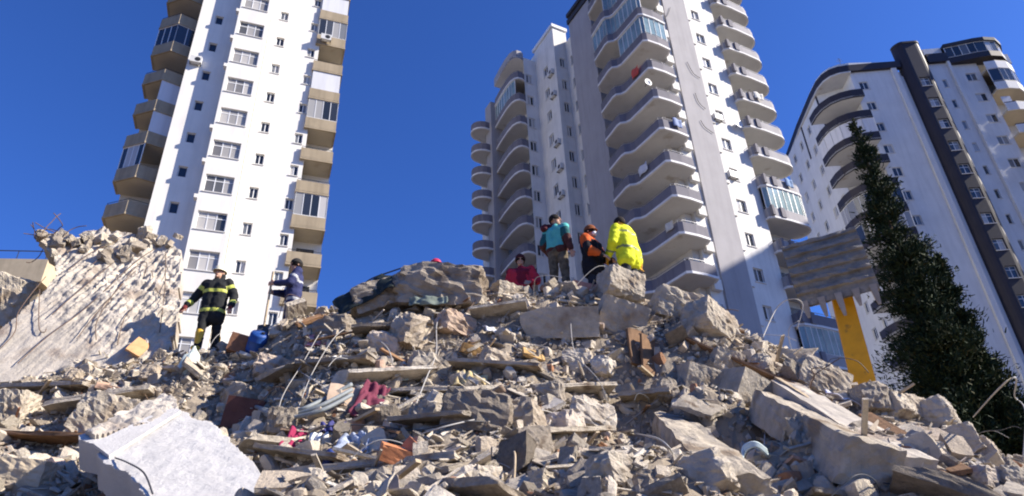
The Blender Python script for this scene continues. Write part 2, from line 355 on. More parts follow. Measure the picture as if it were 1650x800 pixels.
def balcony(parent, path, z, inner, slabmat, lipmat, parmat, ph=0.95, th=0.12, slab_t=0.17, lip=0.14, rail=True, lip_out=0.05):
    """path: outer edge (local x,y) ordered so the inside lies on its right; inner: points closing the slab at the wall.
    balcony(own mesh: slab) > lip, parapet, railing"""
    b = MB().prism(list(path) + list(inner), z, z + slab_t).build('balcony', slabmat, parent)
    if lip: MB().band(offset_path(path, -lip_out), 0.16, z - 0.025, z - 0.025 + lip).build('lip', lipmat, b)
    MB().band(offset_path(path, -0.012), th, z - 0.025 + lip + 0.004, z + slab_t + ph).build('parapet', parmat, b)
    if rail:
        m = MB(); rp = offset_path(path, th / 2); zt = z + slab_t + ph + 0.16; m.tube([(p[0], p[1], zt) for p in rp], 0.022, 5)
        L = 0; last = None
        for i in range(len(rp) - 1):
            a = Vector(rp[i]); c = Vector(rp[i + 1]); k = max(1, int((c - a).length / 0.9))
            for j in range(k): q = a.lerp(c, j / k); m.tube([(q.x, q.y, z + slab_t + ph - 0.02), (q.x, q.y, zt)], 0.014, 4)
        m.build('railing', METAL, b)
    return b
def glazing(parent, path, z0, z1, bars=0.7, gm=None, name='glazing', inset=0.05):
    """framed glass screen standing on a parapet: glazing(frame) > pane per bay"""
    p = offset_path(path, inset); m = MB(); panes = []
    m.tube([(q[0], q[1], z1 - 0.04) for q in p], 0.035, 4); m.tube([(q[0], q[1], z0 + 0.03) for q in p], 0.035, 4)
    for i in range(len(p) - 1):
        a = Vector(p[i]); c = Vector(p[i + 1]); k = max(1, int(round((c - a).length / bars)))
        for j in range(k + 1): q = a.lerp(c, j / k); m.box(q.x - 0.025, q.x + 0.025, q.y - 0.025, q.y + 0.025, z0, z1)
        for j in range(k): panes.append((a.lerp(c, (j + 0.03) / k), a.lerp(c, (j + 0.97) / k)))
    g = m.build(name, PVC, parent)
    for a, c in panes:
        d = (c - a).normalized() * 0.004; nrm = Vector((-d.y, d.x))
        MB().prism([(a.x, a.y), (c.x, c.y), (c.x + nrm.x, c.y + nrm.y), (a.x + nrm.x, a.y + nrm.y)], z0 + 0.03, z1 - 0.05).build('pane', gm or GLASS, g)
    return g
def air_con(fr, s, off, z, rz_extra=0.0, label='', group='air conditioners on the grey and white tower'):
    e = empty('air_conditioner', fr.w(s, off, z), radians(90 - fr.az) + rz_extra); tag(e, label, 'air conditioner', group)
    MB().box(-0.40, 0.40, -0.34, -0.04, 0, 0.56).build('case', ACW, e)
    m = MB(); m.add([(0.12 + 0.2 * cos(2 * pi * k / 14), -0.348, 0.28 + 0.2 * sin(2 * pi * k / 14)) for k in range(14)], [tuple(range(14))]); m.build('fan_grille', BLACKP, e)
    for x in (-0.38, 0.34): MB().box(x, x + 0.04, -0.34, 0.02, -0.06, -0.004).build('bracket', DARKMET, e)
    return e

# ------------------------------------------------------------------ white tower with beige balconies
FA = Frame(-17.6, 38.0, 69.0); HA = 2.87
A = building('white_apartment_tower', FA, 'tall white apartment tower with beige balconies, behind the two men on the slope')
face = lambda off: (lambda s, d, z: (s, -off + d, z))
zb, zr, z1, z2 = 42.05, 43.25, 42.4, 44.78
ROOF_A = 54.0
holes = []; W = []
for k in range(-3, 11):
    for s, zc, w, h, tr in ((-4.60, zr, 0.58, 0.86, 0), (0.02, z1, 0.60, 0.92, 1), (2.42, z2, 0.56, 0.90, 2)):
        z = zc - HA * k
        if 9 < z < ROOF_A - 1.2: holes.append((s - w / 2, s + w / 2, z - h / 2, z + h / 2)); W.append((s, z, w, h, tr))
m = MB(); wall_holes(m, face(0.0), -6.0, 3.0, 0, ROOF_A, holes, 0.2); m.build('wall', WHITE, A)
m = MB(); m.box(-5.99, 2.99, 0.25, 11, 0, ROOF_A - 0.02); m.quad((-6.0, 0, 0), (-6.0, 11, 0), (-6.0, 11, ROOF_A), (-6.0, 0, ROOF_A)); m.quad((3.0, 0, 0), (3.0, 0, ROOF_A), (3.0, 11, ROOF_A), (3.0, 11, 0)); m.box(-8.6, -6.02, 3.3, 11, 0, ROOF_A - 0.3); m.box(3.02, 5.0, 1.75, 11, 0, ROOF_A - 0.3); m.build('wall', WHITE, A)
for s, z, w, h, tr in W: window(A, (s, 0, z), w, h, 0, panes=1 if tr == 0 else 2, glass=GLASS_D if tr == 0 else None, depth=0.2, sill=tr > 0)
# bay
bay_h = [( -2.98, -1.22, zb - HA * k - 0.68, zb - HA * k + 0.68) for k in range(-3, 11)]
m = MB(); wall_holes(m, face(1.0), -3.2, -1.0, 0, ROOF_A - 0.6, bay_h, 0.2)
m.quad((-3.2, -1, 0), (-3.2, 0, 0), (-3.2, 0, ROOF_A - .6), (-3.2, -1, ROOF_A - .6)); m.quad((-1, -1, 0), (-1, -1, ROOF_A - .6), (-1, 0, ROOF_A - .6), (-1, 0, 0)); m.quad((-3.2, -1, ROOF_A - .6), (-1, -1, ROOF_A - .6), (-1, 0, ROOF_A - .6), (-3.2, 0, ROOF_A - .6))
m.build('bay_wall', WHITE, A)
for k, hh in enumerate(bay_h):
    z = (hh[2] + hh[3]) / 2; window(A, (-2.1, -1.0, z), 1.76, 1.36, 0, panes=3, transom=True, depth=0.2, glass=GLASS_L)
    if k % 2 == 0 or k in (3, 7): MB().box(-3.42, -3.203, -1.02, -0.55, z - 1.28, z - 1.0).build('ledge', WHITE, A)  # ledges added to step the edge of the bay's cast shadow
MB().tube([(-0.90, -0.08, 0), (-0.90, -0.08, ROOF_A - 0.8)], 0.045, 8).build('downpipe', SILL, A)
# right-hand balconies
kinds = ['blind', 'open', 'blind', 'glass', 'open', 'blind', 'glass', 'open', 'open', 'glass', 'open', 'open', 'open']
zbal = 45.75
for k in range(-2, 11):
    z = zbal - HA * k
    path = [(2.72, -0.004), (2.72, -0.24), (4.98, -0.24), (4.98, 1.60)]
    b = MB().prism([(2.72, -0.004), (2.72, -0.24), (4.98, -0.24), (4.98, 1.74), (3.02, 1.74), (3.02, -0.004)], z, z + 0.17).build('balcony', BEIGE_S, A)
    MB().band(offset_path(path, 0.03), -0.14, z - 0.03, z + 0.10).build('lip', BEIGE, b); MB().band(path, -0.12, z + 0.105, z + 1.0).build('parapet', BEIGE, b)
    kd = kinds[(k + 2) % len(kinds)]
    if kd == 'glass': glazing(b, [(4.96, 1.6), (4.96, -0.20), (2.78, -0.20), (2.78, -0.01)], z + 1.0, z + HA - 0.01, 0.55, GLASS, inset=0.0)
    elif kd == 'blind': MB().box(2.80, 4.90, -0.20, -0.16, z + 1.0, z + HA - 0.02).build('blind', BLIND, b)
    else:
        m = MB(); zt = z + 1.16; m.tube([(2.78, -0.18, zt), (4.92, -0.18, zt), (4.92, 1.6, zt)], 0.022, 5)
        for x in (2.78, 3.5, 4.2, 4.92): m.tube([(x, -0.18, z + 0.98), (x, -0.18, zt)], 0.015, 4)
        m.build('railing', DARKMET, b)
        MB().box(3.3, 4.5, 1.70, 1.76, z + 0.2, z + 2.3).build('door', GLASS_D, b)
# left-hand balconies, in the tower's own shade
zl0 = FA.on_plane(267, 80, -0.7)[1]
kindL = {0: 'glass2', 1: None, 2: 'panel', 3: 'panel', 4: 'glassL', 5: None, -1: None, -2: 'glass2'}
for k in range(-4, 10):
    z = zl0 - HA * k
    if z > ROOF_A - 2: continue
    path = [(-8.85, 3.3), (-8.85, 1.75), (-7.42, 0.7), (-6.004, 1.15)]
    b = MB().prism(path + [(-6.004, 3.3)], z, z + 0.17).build('balcony', BEIGE_S, A)
    MB().band(offset_path(path, 0.03), -0.14, z - 0.03, z + 0.14).build('lip', BEIGE, b); MB().band(path, -0.12, z + 0.145, z + 1.02).build('parapet', BEIGE, b)
    kd = kindL.get(k)
    if kd == 'glass2': glazing(b, offset_path(path[1:], -0.06), z + 1.02, z + HA - 0.01, 0.62, GLASS_D, inset=0.0)
    elif kd == 'glassL': glazing(b, offset_path(path[1:3], -0.06), z + 1.02, z + HA - 0.01, 0.42, GLASS, inset=0.0)
    elif kd == 'panel': q = offset_path(path[2:], -0.05); MB().band(q, -0.04, z + 1.02, z + HA - 0.01).build('blind', BLIND, b)
    else:
        m = MB(); zt = z + 1.18; q = offset_path(path, -0.06); m.tube([(x, y, zt) for x, y in q], 0.022, 5)
        for x, y in q: m.tube([(x, y, z + 1.0), (x, y, zt)], 0.015, 4)
        m.build('railing', DARKMET, b)
    MB().box(-7.9, -6.7, 3.24, 3.296, z + 0.2, z + 2.3).build('door', GLASS_D, b)
MB().box(-9.0, 5.2, -1.15, 11.2, ROOF_A, ROOF_A + 0.5).build('roof', BEIGE, A)
for px, py, off, lb in ((525, 64, 0.35, 'air conditioner on the lit right-hand balcony edge of the white tower'), (316, 100, 0.05, 'small air conditioner on the sunlit strip at the corner of the white tower')):
    s_, z_ = FA.on_plane(px, py, off); air_con(FA, s_, off, z_ - 0.28, 0.0, lb, 'air conditioners on the white tower')

# ------------------------------------------------------------------ grey and white tower with wavy balconies
FB = Frame(17.3, 42.7, 61.5); HB = 2.90; ROOF_B = 53.6
B = building('grey_white_apartment_tower', FB, 'grey and white tower with wavy balconies, behind the group of people on the crest')
holes = []; W = []
for k in range(0, 15):
    z = 48.36 - HB * k; w = 0.95 if k % 2 else 0.85; holes.append((0.07 - w / 2, 0.07 + w / 2, z - 0.55, z + 0.55)); W.append((0.07, z, w))
m = MB(); wall_holes(m, face(0.0), -1.2, 2.4, 0, ROOF_B, holes, 0.18); m.build('wall', WHITE_B, B)
for s, z, w in W: window(B, (s, 0, z), w, 1.10, 0, panes=2, depth=0.18)
for k in range(15):
    z = 48.36 - HB * k - 1.12; MB().box(-1.19, -0.72, -0.10, -0.003, z, z + 0.28).build('ledge', WHITE_B, B)
m = MB(); m.box(-3.85, -1.205, -0.22, 0.5, 0, ROOF_B + 0.3); m.build('pier', GREYP, B)
m = MB(); m.box(-5.6, 2.39, 0.3, 9.0, 0, ROOF_B - 0.02); m.box(2.391, 6.4, 1.35, 9.0, 0, ROOF_B - 0.02); m.quad((2.4, 0, 0), (2.4, 1.4, 0), (2.4, 1.4, ROOF_B), (2.4, 0, ROOF_B)); m.build('wall', WHITE_B, B)
m = MB(); m.box(-5.0, -3.855, -0.05, 0.29, 0, ROOF_B - 0.5); m.build('wall', WHITE_B, B)
# right-hand rounded balconies
for k in range(-1, 16):
    z = 50.55 - HB * k
    path = [(2.30, 0.28), (2.30, -0.35), (2.6, -0.62), (4.2, -0.72)] + arc(5.75, 0.42, 1.35, -80, 30, 9, 1.12) + [(6.6, 1.3)]
    path = path[::-1]; path_o = path[::-1]
    b = MB().prism(path_o + [(6.5, 1.345), (2.41, 1.345)], z, z + 0.18).build('balcony', SOFFIT, B)
    MB().band(offset_path(path_o, 0.05), -0.16, z - 0.03, z + 0.13).build('lip', LIP, b)
    MB().band(path_o, -0.12, z + 0.135, z + 0.92).build('parapet', GREYP if k != 11 else GREYD, b)
    for x0, x1 in ((2.36, 2.60), (3.3, 3.75)): MB().box(x0, x1, -0.80, -0.55, z + 0.14, z + 1.0).build('dark_panel', GREYD, b)
    m = MB(); q = offset_path(path_o, -0.06); m.tube([(x, y, z + 1.10) for x, y in q], 0.025, 5)
    for x, y in q[1:]: m.tube([(x, y, z + 0.9), (x, y, z + 1.10)], 0.016, 4)
    m.build('railing', METAL, b)
    MB().box(3.2, 5.2, 1.29, 1.346, z + 0.2, z + 2.35).build('door', GLASS, b)
    if k in (8, 12): glazing(b, [(x, y) for x, y in path_o[1:-2]], z + 0.92, z + HB - 0.03, 0.55, GLASS_G, inset=-0.04)
# wavy corner balconies
wav = [(-5.0, -0.6), (-5.25, -1.18), (-6.4, -1.26), (-7.45, -1.2), (-7.76, -1.02), (-7.80, 1.80), (-7.95, 2.15), (-8.30, 2.42), (-8.36, 2.8), (-8.12, 4.7), (-7.6, 5.2)]
for k in range(-3, 13):
    z = 43.6 - HB * k
    path = wav[::-1]
    b = MB().prism(wav + [(-5.605, 5.2), (-5.605, 0.295), (-5.0, 0.295)], z, z + 0.18).build('balcony', SOFFIT, B)
    MB().band(offset_path(path, 0.05), -0.16, z - 0.03, z + 0.14).build('lip', LIP, b)
    MB().band(path, -0.12, z + 0.145, z + 0.92).build('parapet', GREYD, b)
    q = offset_path(path, -0.06); m = MB(); m.tube([(x, y, z + 1.08) for x, y in q], 0.024, 5)
    for x, y in q: m.tube([(x, y, z + 0.9), (x, y, z + 1.08)], 0.016, 4)
    m.build('railing', METAL, b)
    for y0_ in (0.8, 3.2): MB().box(-5.66, -5.606, y0_, y0_ + 1.5, z + 0.2, z + 2.35).build('door', GLASS, b)
    if k in (-1, 1): glazing(b, q[3:10] if k == -1 else q[5:10], z + 0.92, z + HB - 0.04, 0.6, GLASS_G, inset=-0.005)
    if k in (0,): glazing(b, q[0:8], z + 0.92, z + HB - 0.04, 0.6, GLASS_G, inset=-0.005)
    MB().box(-4.9, -4.2, -0.42, -0.06, z - 0.3, z + 0.5).build('ledge', WHITE_B, b)
# grey pier and stepped recessed walls
m = MB(); m.box(-7.0, -5.2, 5.9, 9.4, 0, ROOF_B - 0.4); m.build('pier', GREYP, B)
MB().box(-7.3, 6.7, -0.45, 9.3, ROOF_B + 0.31, ROOF_B + 0.75).build('roof', ROOFD, B)
MB().box(-7.15, -5.0, 5.7, 9.5, ROOF_B - 0.38, ROOF_B + 0.2).build('roof', ROOFD, B)
def side_face(s): return lambda d_along, d, z: (s + d, d_along, z)       # face looking towards -s
# walls: (kind, fixed coordinate, a0, a1, top)
holes = []; W = []
RB = 13
for k in range(RB):
    z = 50.2 - HB * k; holes.append((-6.95, -6.35, z - 0.6, z + 0.6)); W.append((-6.65, 11.6, z, 0.60, 0))
m = MB(); wall_holes(m, face(-11.6), -7.5, -5.9, 0, ROOF_B + 1.2, holes, 0.16); m.build('wall', WHITE_B, B)
h2 = []; 
for k in range(RB): z = 50.6 - HB * k; h2.append((-8.75, -8.0, z - 0.6, z + 0.6)); W.append((-8.37, 15.4, z, 0.75, 0))
m = MB(); wall_holes(m, face(-15.4), -8.95, -7.45, 0, ROOF_B - 0.2, h2, 0.16); m.build('wall', WHITE_B, B)
for s, y, z, w, r in W: window(B, (s, y, z), w, 1.2, 0, panes=2, depth=0.16)
h3 = []
for k in range(RB): z = 50.3 - HB * k; h3.append((13.1, 13.9, z - 0.6, z + 0.6))
m = MB(); wall_holes(m, lambda s, d, z: (-7.5 + d, s, z), 11.6, 15.4, 0, ROOF_B + 1.2, h3, 0.16); m.build('wall', WHITE_B, B)
for h in h3: window(B, (-7.5, 13.5, (h[2] + h[3]) / 2), 0.8, 1.2, radians(-90), panes=2, depth=0.16)
h4 = []
for k in range(RB): z = 50.0 - HB * k; h4.append((10.2, 10.9, z - 0.6, z + 0.6))
m = MB(); wall_holes(m, lambda s, d, z: (-6.1 + d, s, z), 9.4, 11.7, 0, ROOF_B - 0.5, h4, 0.16); m.build('wall', WHITE_B, B)
for h in h4: window(B, (-6.1, 10.55, (h[2] + h[3]) / 2), 0.7, 1.2, radians(-90), panes=2, depth=0.16)
m = MB(); m.box(-5.85, 4.0, 9.02, 24, 0, ROOF_B - 0.1); m.box(-7.3, -5.86, 11.8, 24, 0, ROOF_B + 1.18); m.box(-8.2, -7.31, 15.6, 24, 0, ROOF_B - 0.3); m.build('wall', WHITE_B, B)
MB().box(-7.65, -5.8, 11.45, 15.6, ROOF_B + 1.21, ROOF_B + 1.6).build('roof', LIP, B)
# wing with curved balconies
cur = [(-8.95, 15.38)] + [(-9.35, 15.2), (-9.8, 15.22), (-10.08, 15.5), (-10.26, 16.0), (-10.30, 17.0), (-10.22, 18.4), (-10.05, 20.1)]
for k in range(-1, 13):
    z = 50.0 - HB * k
    if k == -1:
        MB().band(cur[::-1], -0.25, z, z + 1.05).build('roof_parapet', GREYP, B); MB().prism(cur + [(-8.205, 20.1), (-8.205, 15.56)], z - 0.02, z + 0.3).build('roof', LIP, B); continue
    b = MB().prism(cur + [(-8.205, 20.1), (-8.205, 15.595), (-8.9, 15.595)], z, z + 0.18).build('balcony', SOFFIT, B)
    path = cur[::-1]
    MB().band(offset_path(path, 0.05), -0.16, z - 0.03, z + 0.14).build('lip', LIP, b); MB().band(path, -0.12, z + 0.145, z + 0.95).build('parapet', GREYD, b)
    q = offset_path(path, -0.06); m = MB(); m.tube([(x, y, z + 1.10) for x, y in q], 0.024, 5)
    for x, y in q: m.tube([(x, y, z + 0.9), (x, y, z + 1.10)], 0.016, 4)
    m.build('railing', METAL, b)
    MB().box(-8.26, -8.206, 16.4, 19.4, z + 0.2, z + 2.35).build('door', GLASS, b)
    if k in (1,): glazing(b, q[0:5], z + 0.95, z + HB - 0.04, 0.6, GLASS_G, inset=-0.005)
MB().box(-10.55, -9.12, 20.15, 21.5, 0, 50.6).build('pier', GREYP, B)
for k in range(0, 11):
    z = 47.0 - HB * k; path = [(-10.56, 20.6)] + arc(-10.9, 21.6, 1.25, -75, -270, 9, 1.1) + [(-9.9, 22.9)]
    b = MB().prism(path + [(-9.9, 21.52), (-10.56, 21.52)], z, z + 0.18).build('balcony', SOFFIT, B)
    MB().band(offset_path(path[::-1], 0.04), -0.16, z - 0.03, z + 0.14).build('lip', LIP, b); MB().band(path[::-1], -0.12, z + 0.145, z + 0.95).build('parapet', GREYD, b)
MB().box(-10.0, -9.13, 21.52, 24, 0, 49.5).build('wall', WHITE_B, B)
ACN = 0
for s, off, z, rz, lb in ((-0.45, 0.0, 36.0, 0, 'white air conditioner on the lit white wall, upper of two under the hanging cables'), (-0.35, 0.0, 30.4, 0, 'white air conditioner on the lit white wall, lower of two under the hanging cables')):
    air_con(FB, s, off, z, rz, lb)
ORD = ['topmost', 'second highest', 'third highest', 'fourth highest', 'fifth highest', 'second lowest', 'lowest']
for i, (d, z) in enumerate(((12.4, 49.0), (12.3, 46.1), (12.4, 40.3), (12.3, 37.4), (12.5, 34.6), (12.4, 28.7), (12.3, 25.8))):
    air_con(FB, -7.5, -d, z - 0.2, radians(-90), ORD[i] + ' air conditioner on the shaded recessed wall right of the curved balconies')
for i, (d, z) in enumerate(((9.9, 47.3), (9.9, 44.4), (9.9, 38.6), (9.9, 32.8), (9.9, 27.0))):
    air_con(FB, -6.1, -d, z - 0.2, radians(-90), ['topmost', 'second highest', 'middle', 'second lowest', 'lowest'][i] + ' air conditioner on the shaded wall beside the tall grey pier')
# satellite dish on the white wall, loose cables on the grey band
def dish(P, az, label, r=0.42):
    e = empty('satellite_dish', P, az); tag(e, label, 'satellite dish')
    m = MB(); V = [(0, -0.30, 0)]; F = []; n = 16
    for j in (1, 2, 3):
        for k in range(n): a = 2 * pi * k / n; rr = r * j / 3; V.append((rr * cos(a), -0.30 - 0.12 * (j / 3) ** 2, rr * sin(a)))
    F += [(0, 1 + (k + 1) % n, 1 + k) for k in range(n)]
    for j in (0, 1):
        for k in range(n): a = 1 + j * n; F.append((a + k, a + (k + 1) % n, a + n + (k + 1) % n, a + n + k))
    o = m.add(V, F).build('reflector', PVC, e, True); o.modifiers.new('s', 'SOLIDIFY').thickness = 0.012
    MB().tube([(0, 0, -0.1), (0, -0.3, 0)], 0.025, 6).build('mount', DARKMET, e); MB().tube([(0, -0.31, -r), (0, -0.75, 0)], 0.012, 5).build('feed_arm', DARKMET, e)
dish(FB.w(1.6, 0, 36.2), radians(90 - FB.az), 'round grey satellite dish on the lit white wall')
for i, pl in enumerate((((1107, 100), (1117, 118), (1128, 126)), ((1120, 150), (1126, 165), (1137, 176)), ((1129, 194), (1136, 205), (1150, 215)), ((1080, 12), (1076, 24), (1070, 30)))):
    P = []
    for px, py in pl: s, z = FB.on_plane(px, py, 0.3); P.append(FB.w(s, 0.3, z))
    V_, F_ = tube_geo(catmull(P, 5), 0.022, 5); o = obj('hanging_cable', mesh_from('hanging_cable', V_, F_, BLACKP))
    tag(o, ['dark cable looping off the grey band, longest one', 'dark cable hanging off the grey band above the upper air conditioner', 'dark cable hanging off the grey band above the lower air conditioner', 'short dark cable at the very top of the grey band'][i], 'cable', 'cables on the grey band')

# ------------------------------------------------------------------ white tower with charcoal bands
FC = Frame(45.8, 56.9, 93.0); HC = 2.92
T = building('charcoal_banded_tower', FC, 'white tower with charcoal bands and a dark rounded column, behind the conifer')
holes = []; W = []
for k in range(0, 15):
    for s, z0, w, pn in ((-5.86, 52.0, 0.95, 2), (5.80, 52.0, 1.15, 2), (2.75, 51.4, 0.46, 1)):
        z = z0 - HC * k; holes.append((s - w / 2, s + w / 2, z - 0.55, z + 0.55)); W.append((s, z, w, pn))
hl = [h for h in holes if h[0] < -2]; hm = [h for h in holes if 2 < h[0] < 4]; hr = [h for h in holes if h[0] > 4]
m = MB(); wall_holes(m, face(0.0), -6.95, -2.45, 0, 54.0, hl, 0.16); m.build('wall', WHITE_C, T)
m = MB(); m.box(-2.44, -1.9, -0.28, 0.3, 0, 54.0); m.build('rib', WHITE_C, T)
m = MB(); m.box(-1.89, -1.3, 0.1, 0.4, 0, 53.0); m.build('wall', WHITE_C, T)
m = MB(); wall_holes(m, face(0.0), 1.75, 3.7, 0, 55.4, hm, 0.16); m.build('wall', WHITE_C, T)
m = MB(); m.box(3.71, 3.98, -0.35, 0.3, 0, 55.4); m.build('rib', WHITE_C, T)
m = MB(); wall_holes(m, face(0.0), 3.99, 6.9, 0, 54.6, hr, 0.16); m.build('wall', WHITE_C, T)
for s, z, w, pn in W: window(T, (s, 0, z), w, 1.10, 0, panes=pn, depth=0.16)
m = MB(); m.box(-6.9, 6.88, 0.3, 16.0, 0, 53.8); m.box(1.8, 11.0, 0.35, 16.0, 53.81, 55.2); m.build('wall', WHITE_C, T)
# charcoal rounded column with its own windows
col = [(-1.29, 0.35)] + arc(0.2, 0.25, 1.5, 180, 235, 5, 1.25)[1:] + [(-0.42, -0.80), (0.82, -0.80)] + arc(0.2, 0.25, 1.5, 305, 360, 5, 1.25)[:-1] + [(1.70, 0.35)]
hc = [(-0.42 + 0.10, 0.82 - 0.06, 51.25 - HC * k - 0.62, 51.25 - HC * k + 0.62) for k in range(15)]
m = MB(); wall_holes(m, face(0.80), -0.42, 0.82, 0, 57.0, hc, 0.25)
ZL = sorted({0, 57.0})
for i in range(len(col) - 1):
    a, b_ = col[i], col[i + 1]
    if abs(a[1] + 0.80) < 1e-6 and abs(b_[1] + 0.80) < 1e-6: continue
    m.quad((a[0], a[1], 0), (b_[0], b_[1], 0), (b_[0], b_[1], 57.0), (a[0], a[1], 57.0))
m.add([(x, y, 57.0) for x, y in col], [tuple(range(len(col)))]); m.quad((-1.29, 0.35, 0), (1.70, 0.35, 0), (1.70, 0.35, 57), (-1.29, 0.35, 57)); m.build('column', CHAR, T)
for k, h in enumerate(hc): window(T, (0.22, -0.80, (h[2] + h[3]) / 2), 1.08, 1.24, 0, panes=2, transom=True, depth=0.25)
m = MB(); m.prism([(x * 1.0 + (0.06 if x > 0.2 else -0.06), y - 0.06) for x, y in col], 57.01, 57.25); m.build('roof', ROOFD, T)
MB().box(-7.0, -1.31, -0.34, 0.2, 53.81 + 0.2, 54.9).build('roof_band', CHAR, T)
MB().box(1.76, 4.0, -0.4, 0.3, 54.3, 55.5).build('roof_band', CHAR, T)
MB().box(1.9, 3.9, 0.0, 2.0, 55.51, 56.6).build('roof_parapet', WHITE_C, T)
# curved balconies on the corner
cb = [(-6.96, -1.25), (-8.2, -1.18), (-9.3, -0.86), (-10.2, -0.28), (-10.9, 0.7), (-11.2, 1.8), (-11.28, 3.2)]
for k in range(0, 14):
    z = 49.55 - HC * k
    b = MB().prism(cb + [(-9.6, 3.2), (-6.96, 2.18)], z + 0.03, z + 0.22).build('balcony', SOFFIT, T)
    MB().band(cb[::-1], -0.14, z, z + 1.02).build('parapet', CHAR, b)
    MB().prism([(-7.2, 2.26), (-8.6, 2.80), (-8.58, 2.85), (-7.18, 2.31)], z + 0.25, z + 2.3).build('door', GLASS, b)
    if k in (2, 5, 6): glazing(b, offset_path(cb[::-1], -0.07), z + 1.02, z + HC - 0.02, 0.75, GLASS if k != 2 else BLIND, inset=0.0)
rc = [(-6.96, -0.30), (-8.43, 0.25), (-9.43, 1.5), (-9.8, 3.2), (-9.8, 5.2), (-9.6, 9.8), (-9.0, 16.4)]
rc = [(-6.99, -0.34), (-8.1, -0.22), (-9.0, 0.22), (-9.55, 0.95), (-9.85, 2.1), (-9.9, 4.2), (-9.75, 9.8), (-9.3, 16.4)]
MB().band(rc[::-1], -0.3, 54.01, 54.9).build('roof_band', CHAR, T)
MB().prism(rc + [(-6.9, 16.0), (-6.9, -0.3)], 53.81, 54.0).build('roof', SOFFIT, T)
MB().prism([(x + 0.35, y + 0.35) for x, y in rc] + [(-6.9, 16.0), (-1.4, 16.0), (-1.4, 0.4)], 54.91, 55.5).build('roof_parapet', WHITE_C, T)
hs = []
for k in range(13):
    for y in (4.9, 7.4, 10.4, 13.2): z = 52.0 - HC * k; hs.append((y - 0.45, y + 0.45, z - 0.6, z + 0.6))
m = MB(); wall_holes(m, lambda s, d, z: (-9.6 + d, s, z), 3.25, 16.2, 0, 53.8, hs, 0.16); m.build('wall', WHITE_C, T)
for h in hs: window(T, (-9.6, (h[0] + h[1]) / 2, (h[2] + h[3]) / 2), 0.9, 1.2, radians(-90), panes=2, depth=0.16)
m = MB(); m.box(-9.4, -6.92, 3.2, 16.0, 0, 53.79); m.quad((-6.93, 2.2, 0), (-9.58, 3.22, 0), (-9.58, 3.22, 53.8), (-6.93, 2.2, 53.8)); m.quad((-6.94, 0.0, 0), (-6.94, 2.2, 0), (-6.94, 2.2, 53.8), (-6.94, 0.0, 53.8)); m.build('wall', WHITE_C, T)
MB().box(-9.68, -9.605, 3.26, 3.5, 49.5, 53.8).build('trim', CHAR, T); MB().box(-9.68, -9.605, 8.9, 9.14, 49.0, 53.8).build('trim', CHAR, T)
# right-hand stacked balconies
rb = [(6.92, -0.9), (8.0, -1.0), (9.3, -0.75), (10.3, 0.0), (10.9, 1.0), (11.1, 2.4)]
for k in range(0, 12):
    z = 52.1 - HC * k
    b = MB().prism(rb + [(11.0, 2.4), (6.92, 1.75)], z, z + 0.2).build('balcony', BEIGE_S, T)
    MB().band(rb[::-1], -0.13, z - 0.02, z + 1.0).build('parapet', LIP, b); MB().band(offset_path(rb[::-1], 0.01), -0.11, z + 1.005, z + 1.12).build('coping', CHAR, b)
    if k in (1, 5): glazing(b, offset_path(rb[::-1], -0.07), z + 1.12, z + HC - 0.03, 0.75, GLASS_D, inset=0.0)
    if k == 2: MB().box(6.95, 7.9, -0.85, -0.8, z + 1.0, z + 2.0).build('awning', BLIND, b)
glz = glazing(T, [(4.0, -0.34)][::-1] + [(6.92, -0.94), (8.0, -1.0), (9.3, -0.75), (10.2, 0.0)], 54.7, 56.2, 0.8, GLASS, inset=0.0)
MB().prism([(3.99, -0.5), (6.92, -1.1), (8.0, -1.2), (9.4, -0.95), (10.5, -0.05), (11.2, 1.0), (11.2, 4), (3.99, 4)], 56.2, 56.65).build('roof', ROOFD, T)
MB().prism([(3.99, -0.4), (6.92, -1.0), (8.0, -1.1), (9.35, -0.85), (10.3, 0.0), (11.0, 1.0), (11.0, 4), (3.99, 4)], 53.9, 54.65).build('roof_band', CHAR, T)
m = MB(); m.box(6.9, 11.0, 1.8, 16.0, 0, 53.79); m.quad((6.91, 0, 0), (6.91, 1.8, 0), (6.91, 1.8, 53.7), (6.91, 0, 53.7)); m.build('wall', WHITE_C, T)
# neighbour beyond the picture's edge whose shade falls across the foot of the grey and white tower
FN = Frame(66, 30.5, 90.0); HN = 57
N_ = building('neighbouring_tower', FN, 'plain white apartment tower beyond the right-hand edge of the picture')
m = MB(); hn = [(s - 0.6, s + 0.6, z - 0.6, z + 0.6) for s in (1.5, 4.5, 7.5) for z in np.arange(4, 55, 2.9)]
wall_holes(m, face(0.0), 0, 9, 0, HN, hn, 0.2); m.quad((0, 0, 0), (0, 12, 0), (0, 12, HN), (0, 0, HN)); m.quad((9, 0, 0), (9, 12, 0), (9, 12, HN), (9, 0, HN)); m.quad((0, 0, HN), (9, 0, HN), (9, 12, HN), (0, 12, HN)); m.quad((0, 12, 0), (9, 12, 0), (9, 12, HN), (0, 12, HN)); m.build('wall', WHITE, N_)
